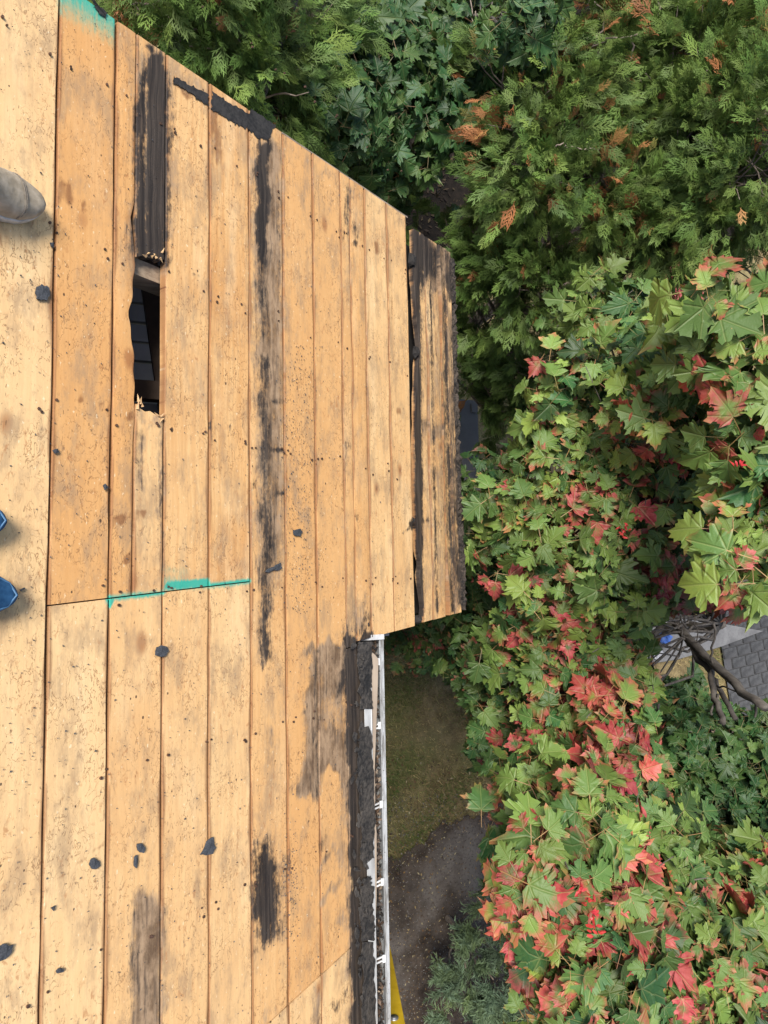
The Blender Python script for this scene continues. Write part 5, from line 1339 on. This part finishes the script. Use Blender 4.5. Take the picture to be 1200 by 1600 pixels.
cE = [(1075, 1085, 5.3, .22), (1105, 1100, 5.6, .22), (1040, 1075, 5.2, .2), (1090, 1190, 4.0, .34), (1160, 1200, 4.0, .36), (1180, 1280, 3.9, .4), (1080, 1250, 4.1, .35), (1130, 1320, 3.8, .35), (1240, 1240, 4.0, .45), (1030, 1180, 4.3, .3), (1000, 1100, 4.6, .3), (1060, 1110, 4.5, .28)]
axB = at_z(1040, 985, 0)
axA = at_z(1240, 1500, 0); axR = at_z(1330, 760, 0); axD = at_z(790, 990, 0); axC = at_z(640, 60, 0); axE = at_z(1230, 1190, 0)
tA = tree('maple_tree', cA, axA, 'tall maple at the lower right, its big near leaves turning crimson and yellow', 'tree', maple_inst(cA, axA, 0.20, 0.090, 0.95, (0.52, 0.26), (0.6, 0.24)), MAPLE, LEAF_MSH, 'maples below the eave', trunk_r=0.11, fork=0.5)
tB = tree('maple_tree', cB, axB, 'broad green maple with red edged leaves and bare dark limbs, right of the burnt eave', 'tree', maple_inst(cB, axB, 0.06, 0.084, 0.9, (0.52, 0.26), (0.56, 0.24)), MAPLE, LEAF_MSH, 'maples below the eave', trunk_r=0.06, fork=0.45, lk=0.2)
tR = tree('maple_tree', cR, axR, 'maple branch ends with very large pale leaves cut by the right edge of the view', 'tree', maple_inst(cR, axR, 0.12, 0.092, 1.15, (0.58, 0.2), (0.6, 0.18)), MAPLE, LEAF_MSH, 'maples below the eave', trunk_r=0.09, fork=0.6)
tD = tree('maple_sapling', cD, axD, 'low green maple growing by the burnt eave corner over the lawn', 'tree', maple_inst(cD, axD, 0.07, 0.078, 0.9, (0.25, 0.18), (0.4, 0.18)), MAPLE, LEAF_MSH, 'maples below the eave', trunk_r=0.04, fork=0.4)
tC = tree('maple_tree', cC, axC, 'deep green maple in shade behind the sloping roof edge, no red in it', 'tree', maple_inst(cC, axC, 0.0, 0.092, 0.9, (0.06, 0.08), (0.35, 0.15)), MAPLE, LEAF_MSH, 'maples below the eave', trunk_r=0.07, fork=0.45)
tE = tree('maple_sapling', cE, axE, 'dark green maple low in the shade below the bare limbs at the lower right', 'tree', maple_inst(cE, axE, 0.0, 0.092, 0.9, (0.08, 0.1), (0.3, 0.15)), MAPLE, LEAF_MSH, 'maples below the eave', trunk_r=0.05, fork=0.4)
# bare dark limbs showing in the gap
def poly_limb(parent, pts, r0, r1, name='branch', bark=None):
    q = [at_depth(*p) for p in pts]; n = len(q); fine = []
    for i in range(n - 1):
        for k in range(4): fine.append(q[i] + (q[i + 1] - q[i]) * k / 4 + rng.normal(0, 0.006, 3))
    fine.append(q[-1]); m = len(fine)
    mb = MB(); mb.tube(fine, [r0 + (r1 - r0) * i / (m - 1) for i in range(m)], 6); return mb.build(name, bark or BARK, parent, True)
LIMBS = [([(1195, 1105, 3.4), (1150, 1070, 3.7), (1100, 1025, 4.1), (1065, 985, 4.5), (1045, 955, 4.8)], .022, .034), ([(1130, 1130, 3.6), (1118, 1090, 3.8), (1110, 1050, 4.0), (1080, 1010, 4.3), (1062, 985, 4.5)], .016, .026),
                    ([(1150, 1125, 3.8), (1130, 1085, 3.9), (1113, 1060, 4.0)], .014, .016), ([(965, 1115, 3.8), (985, 1070, 4.0), (1005, 1010, 4.4), (1035, 975, 4.7)], .016, .026), ([(985, 970, 3.6), (1020, 940, 3.8), (1070, 927, 4.0), (1100, 925, 4.1)], .005, .012),
                    ([(975, 985, 3.8), (1010, 955, 4.1), (1045, 935, 4.4)], .004, .009), ([(985, 1010, 3.9), (1010, 975, 4.2), (1040, 955, 4.5)], .004, .008), ([(1115, 975, 3.8), (1115, 1020, 3.9), (1112, 1060, 4.0)], .006, .008),
                    ([(1085, 965, 4.1), (1090, 1000, 4.2), (1080, 1015, 4.3)], .003, .005), ([(1060, 960, 4.2), (1085, 975, 4.1), (1105, 985, 4.0)], .003, .004), ([(990, 1040, 4.0), (1000, 1000, 4.2), (1030, 960, 4.5)], .003, .006), ([(1175, 1090, 3.6), (1140, 1078, 3.8), (1118, 1070, 3.9)], .004, .006), ([(985, 955, 3.9), (1015, 962, 4.2), (1045, 950, 4.5)], .003, .006),
                    ([(1180, 1120, 3.5), (1178, 1095, 3.5)], .006, .01), ([(1000, 930, 4.0), (1030, 945, 4.3), (1050, 960, 4.6)], .003, .008), ([(1110, 1120, 3.7), (1122, 1085, 3.8)], .006, .008), ([(970, 1000, 4.0), (1000, 965, 4.3), (1035, 930, 4.6)], .003, .007)]
for q in range(40):
    a0 = rng.uniform(985, 1075); b0 = rng.uniform(925, 985); L_ = rng.uniform(40, 95); an = rng.uniform(1.7, 4.4); d0 = rng.uniform(3.7, 4.5)
    cv = rng.normal(0, 0.5)
    poly_limb(tB, [(a0, b0, d0), (a0 + L_ * 0.4 * math.cos(an), b0 - L_ * 0.4 * math.sin(an) * 0.7, d0 - 0.05), (a0 + L_ * 0.7 * math.cos(an + cv * 0.5), b0 - L_ * 0.7 * math.sin(an + cv * 0.5) * 0.7, d0 - 0.12), (a0 + L_ * math.cos(an + cv), b0 - L_ * math.sin(an + cv) * 0.7, d0 - 0.2)], .007, .002, 'twig')
TANGLE = None
for pts, r0, r1 in LIMBS:
    poly_limb(tB, pts, r0 * 1.0, r1 * 0.9)
# red winged seed clusters
seedm = simple('red maple keys', (0.34, 0.015, 0.022), (0.45, 0.05, 0.04), 60, 0.5, 0.2)
def seeds(parent, px, py, d, n, rad):
    mb = MB(); c = at_depth(px, py, d)
    for k in range(n):
        p = c + rng.normal(0, rad, 3); a = norm(rng.normal(0, 1, 3)); b = norm(np.cross(a, rng.normal(0, 1, 3))); s = rng.uniform(0.010, 0.017)
        mb.add([p, p + a * s * 0.5 + b * s * 0.4, p + a * s * 1.3 + b * s * 0.3, p + a * s * 1.5, p + a * s * 0.7 - b * s * 0.25, p + np.cross(a, b) * s * 0.3 + a * s * 0.4], [(0, 1, 5), (1, 2, 5), (2, 3, 5), (3, 4, 5), (4, 0, 5), (4, 3, 2, 1, 0)])
    mb.build('seed_cluster', seedm, parent)
seeds(tB, 975, 828, 2.50, 13, .011); seeds(tA, 918, 1405, 1.86, 12, .010); seeds(tA, 928, 1428, 1.86, 8, .008); seeds(tA, 935, 1455, 1.88, 8, .008); seeds(tB, 1035, 543, 2.2, 6, .007); seeds(tA, 905, 1390, 1.85, 8, .008); seeds(tR, 1155, 725, 1.85, 5, .006)

# --- the cedar hedge
c1 = [(330, 60, 2.75, .30, 1.3), (250, 10, 2.6, .30, 1.3), (420, 130, 2.85, .28, 1.2), (400, 40, 3.0, .35, 1.3), (300, -40, 2.7, .4, 1.3), (470, 60, 3.3, .3, 1.2), (190, -40, 2.6, .3, 1.2), (455, 170, 3.2, .2, 1.1), (500, 20, 3.5, .25, 1.2), (560, 285, 3.9, .16, 1), (620, 330, 3.9, .14, 1)]
c2 = [(800, 130, 3.5, .28, 1.2), (850, 200, 3.5, .33, 1.2), (820, 280, 3.5, .32, 1.2), (900, 110, 3.6, .33, 1.2), (930, 220, 3.6, .33, 1.2), (900, 320, 3.6, .33, 1.2), (770, 330, 3.7, .22, 1.0), (960, 40, 3.9, .4, 1.2), (870, 30, 3.9, .33, 1.2), (980, 340, 3.7, .3, 1.2)]
c3 = [(1040, 120, 3.5, .36, 1.2), (1120, 60, 3.5, .36, 1.2), (1060, 230, 3.5, .35, 1.2), (1140, 170, 3.4, .38, 1.2), (1160, 290, 3.4, .36, 1.2), (1060, 330, 3.6, .3, 1.2), (1220, 220, 3.4, .45, 1.2), (1090, -20, 3.7, .4, 1.2), (1230, 60, 3.6, .45, 1.2), (1020, 400, 3.9, .26, 1.2), (1150, 390, 4.0, .26, 1.1), (1200, 420, 4.1, .28, 1.1)]
c4 = [(770, 400, 3.9, .24, 1.2), (830, 410, 3.7, .28, 1.2), (800, 470, 3.9, .28, 1.2), (860, 470, 3.8, .25, 1.2), (760, 500, 4.3, .3, 1.2), (820, 560, 4.3, .32, 1.2), (740, 450, 4.2, .26, 1.2), (770, 600, 4.7, .32, 1.2), (850, 600, 4.6, .3, 1.2), (920, 420, 3.8, .22, 1.1), (735, 545, 4.6, .25, 1.1), (700, 360, 4.0, .13, 1), (790, 660, 5.0, .28, 1.0)]
gh = 'cedars of the hedge behind the house'
def cxy(l, dx=0.0, dy=0.0):
    m = np.mean([at_depth(*q[:3]) for q in l], 0); return m + np.array([dx, dy, 0])
tree('cedar_tree', c1, cxy(c1, 0, .15), 'bright green cedar rising beyond the roof corner at the top left', 'tree', spray_inst(c1, None, 0.098, 560, (0.36, 0.2), (0.5, 0.22), 0.01), CEDAR, CED_MSH, gh, 'spray', CBARK, 0.07, 0.5, straight=True, twigs=1.1)
tc2 = tree('cedar_tree', c2, cxy(c2, .2, .1), 'cedar with rusty dead sprays in the upper middle, next to the shaded maple', 'tree', spray_inst(c2, None, 0.098, 580, (0.44, 0.22), (0.45, 0.22), 0.06), CEDAR, CED_MSH, gh, 'spray', CBARK, 0.07, 0.5, straight=True, twigs=1.1)
tree('cedar_tree', c3, cxy(c3, .2, .1), 'large pale green cedar filling the top right corner', 'tree', spray_inst(c3, None, 0.100, 580, (0.48, 0.2), (0.55, 0.22), 0.035), CEDAR, CED_MSH, gh, 'spray', CBARK, 0.08, 0.5, straight=True, twigs=1.1)
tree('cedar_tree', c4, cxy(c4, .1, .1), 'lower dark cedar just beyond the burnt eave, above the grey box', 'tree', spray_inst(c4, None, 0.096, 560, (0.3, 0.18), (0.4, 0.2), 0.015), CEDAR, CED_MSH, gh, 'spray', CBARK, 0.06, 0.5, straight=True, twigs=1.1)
# pale dead twigs in the hedge
for pts in ([(742, 20, 3.9), (752, 70, 3.8), (765, 110, 3.7), (778, 170, 3.7)], [(735, 0, 3.9), (745, 60, 3.8), (750, 110, 3.8), (768, 138, 3.7)], [(780, 230, 3.5), (755, 228, 3.6), (735, 215, 3.7)], [(720, 345, 3.7), (745, 305, 3.6), (760, 290, 3.6)], [(745, 305, 3.6), (738, 280, 3.6), (733, 268, 3.6)], [(748, 300, 3.6), (748, 275, 3.6)],
            [(930, 5, 3.4), (945, 15, 3.4), (940, 50, 3.4), (925, 75, 3.4)], [(925, 75, 3.4), (950, 62, 3.3), (985, 58, 3.3), (990, 80, 3.3), (980, 105, 3.3)], [(985, 58, 3.3), (1010, 45, 3.4), (1030, 30, 3.4), (1028, 0, 3.5)], [(865, 232, 3.3), (885, 225, 3.3), (910, 233, 3.3), (935, 235, 3.3)], [(770, 240, 3.6), (755, 250, 3.6), (740, 245, 3.6)], [(1090, 145, 3.2), (1095, 120, 3.2), (1105, 110, 3.2)], [(690, 20, 4.0), (680, 45, 4.0), (670, 40, 4.0)]):
    poly_limb(tc2, pts, .0035, .005, 'twig', CBARK)
# juniper on the dirt
cJ = [(735, 1520, 5.4, .22, .6), (760, 1460, 5.5, .2, .6), (780, 1540, 5.3, .25, .6), (730, 1590, 5.4, .26, .6), (800, 1480, 5.4, .22, .6), (775, 1400, 5.6, .16, .6), (800, 1600, 5.3, .28, .6), (850, 1540, 5.4, .3, .6), (700, 1540, 5.6, .09, .6), (770, 1650, 5.3, .3, .6), (850, 1420, 5.6, .25, .6), (785, 1430, 5.5, .13, .6)]
GAPS_KEEP = GAPS; GAPS = []
tree('juniper_shrub', cJ, cxy(cJ), 'spiky grey green juniper at the bottom edge beside the dirt', 'shrub', spray_inst(cJ, None, 0.15, 300, (0.15, 0.15), (0.5, 0.22), 0.0, False, -0.3), JUNI, JUN_MSH, None, 'sprig', CBARK, 0.03, 0.2, limbs=True, twigs=0)
GAPS = GAPS_KEEP

# --- choose the largest visible pieces as parts, join the rest
GW, GH_, SC = 400, 534, 3.0
zbuf = np.full((GH_, GW), 1e9)
# roof occludes
yy, xx = np.mgrid[0:GH_, 0:GW]; pxs, pys = xx * SC, yy * SC
rr_ = np.stack([pxs - 600, 800 - pys, np.full(pxs.shape, -F)], -1) / F @ WM.T
tt = -H / (rr_ @ NN); uu2 = (tt[..., None] * rr_) @ U; vv2 = (tt[..., None] * rr_) @ V
onroof = (tt > 0) & (vv2 < rake(uu2)) & ((uu2 < uX(606, 1300)) | ((uu2 < uRim) & (vv2 > lowedge(uu2))))
zbuf[onroof] = tt[onroof]
for fo in FOL:
    pos, Rm, sc, cl = fo['inst']
    ctr = pos + Rm[:, :, 1] * sc[:, None] * 0.45
    X_, Y_, D_ = project(ctr)
    face = np.abs(np.sum(norm(CAM - ctr) * Rm[:, :, 2], 1))
    rad = 0.42 * sc * F / D_
    fo['px'] = (X_, Y_, D_, rad, face)
    inn = (X_ > -rad) & (X_ < 1200 + rad) & (Y_ > -rad) & (Y_ < 1600 + rad)
    fo['inn'] = inn
    kk_ = 0.75 if fo['part'] == 'leaf' else 0.45
    for i in np.nonzero(inn)[0]:
        r_ = rad[i] * kk_ * (0.4 + 0.6 * face[i]) / SC
        x0, x1 = int(max(0, X_[i] / SC - r_)), int(min(GW - 1, X_[i] / SC + r_)); y0, y1 = int(max(0, Y_[i] / SC - r_)), int(min(GH_ - 1, Y_[i] / SC + r_))
        if x1 >= x0 and y1 >= y0:
            sub = zbuf[y0:y1 + 1, x0:x1 + 1]; np.minimum(sub, D_[i], out=sub)
ntri = 0
for fo in FOL:
    pos, Rm, sc, cl = fo['inst']; X_, Y_, D_, rad, face = fo['px']; n = len(pos)
    vis = np.zeros(n)
    for i in np.nonzero(fo['inn'])[0]:
        r_ = rad[i] * 0.6 / SC; x0, x1 = int(max(0, X_[i] / SC - r_)), int(min(GW - 1, X_[i] / SC + r_)); y0, y1 = int(max(0, Y_[i] / SC - r_)), int(min(GH_ - 1, Y_[i] / SC + r_))
        if x1 >= x0 and y1 >= y0:
            vis[i] = np.mean(zbuf[y0:y1 + 1, x0:x1 + 1] > D_[i] - 0.03)
    score = vis * rad * rad * (0.25 + 0.75 * face)
    order = np.argsort(-score); chosen = [i for i in order[:300] if score[i] > 0]
    isp = np.zeros(n, bool); isp[chosen] = True
    root = fo['root']; rl_ = np.array(root.location); pk = rng.integers(len(fo['protos']), size=n)
    for i in chosen:
        o = bpy.data.objects.new(fo['part'], fo['protos'][pk[i]][0]); COL.objects.link(o); o.parent = root
        m4 = np.eye(4); m4[:3, :3] = Rm[i] * sc[i]; m4[:3, 3] = pos[i] - rl_
        o.matrix_basis = Matrix(m4.tolist()); o.color = [float(q) for q in cl[i]]
    VV, FF, UU, CC = [], [], [], []; off = 0
    for k, (me_, v, f, u_) in enumerate(fo['protos']):
        ids = np.nonzero(~isp & (pk == k))[0]
        if not len(ids): continue
        w_ = np.einsum('nij,vj->nvi', Rm[ids] * sc[ids][:, None, None], v) + (pos[ids] - rl_)[:, None, :]
        VV.append(w_.reshape(-1, 3)); FF.append((f[None] + (np.arange(len(ids)) * len(v))[:, None, None]).reshape(-1, 3) + off); off += len(ids) * len(v)
        UU.append(np.tile(u_, (len(ids), 1))); CC.append(np.repeat(cl[ids], len(v), 0))
    if not VV: continue
    VV, FF, UU, CC = np.concatenate(VV), np.concatenate(FF), np.concatenate(UU), np.concatenate(CC)
    me = mesh_np('crown', VV, FF, fo['part'] == 'leaf'); ntri += len(FF)
    l = me.uv_layers.new(name='leaf'); li = np.zeros(len(me.loops), np.int32); me.loops.foreach_get('vertex_index', li)
    l.data.foreach_set('uv', UU[li].astype(np.float32).ravel())
    a_ = me.attributes.new('lc', 'FLOAT_COLOR', 'POINT'); a_.data.foreach_set('color', CC.astype(np.float32).ravel())
    tag(link('crown', me, root, fo['mat']), kind='stuff')
    print(root.name, 'pieces', n, 'parts', len(chosen), 'gapped')
print('crown triangles', ntri)
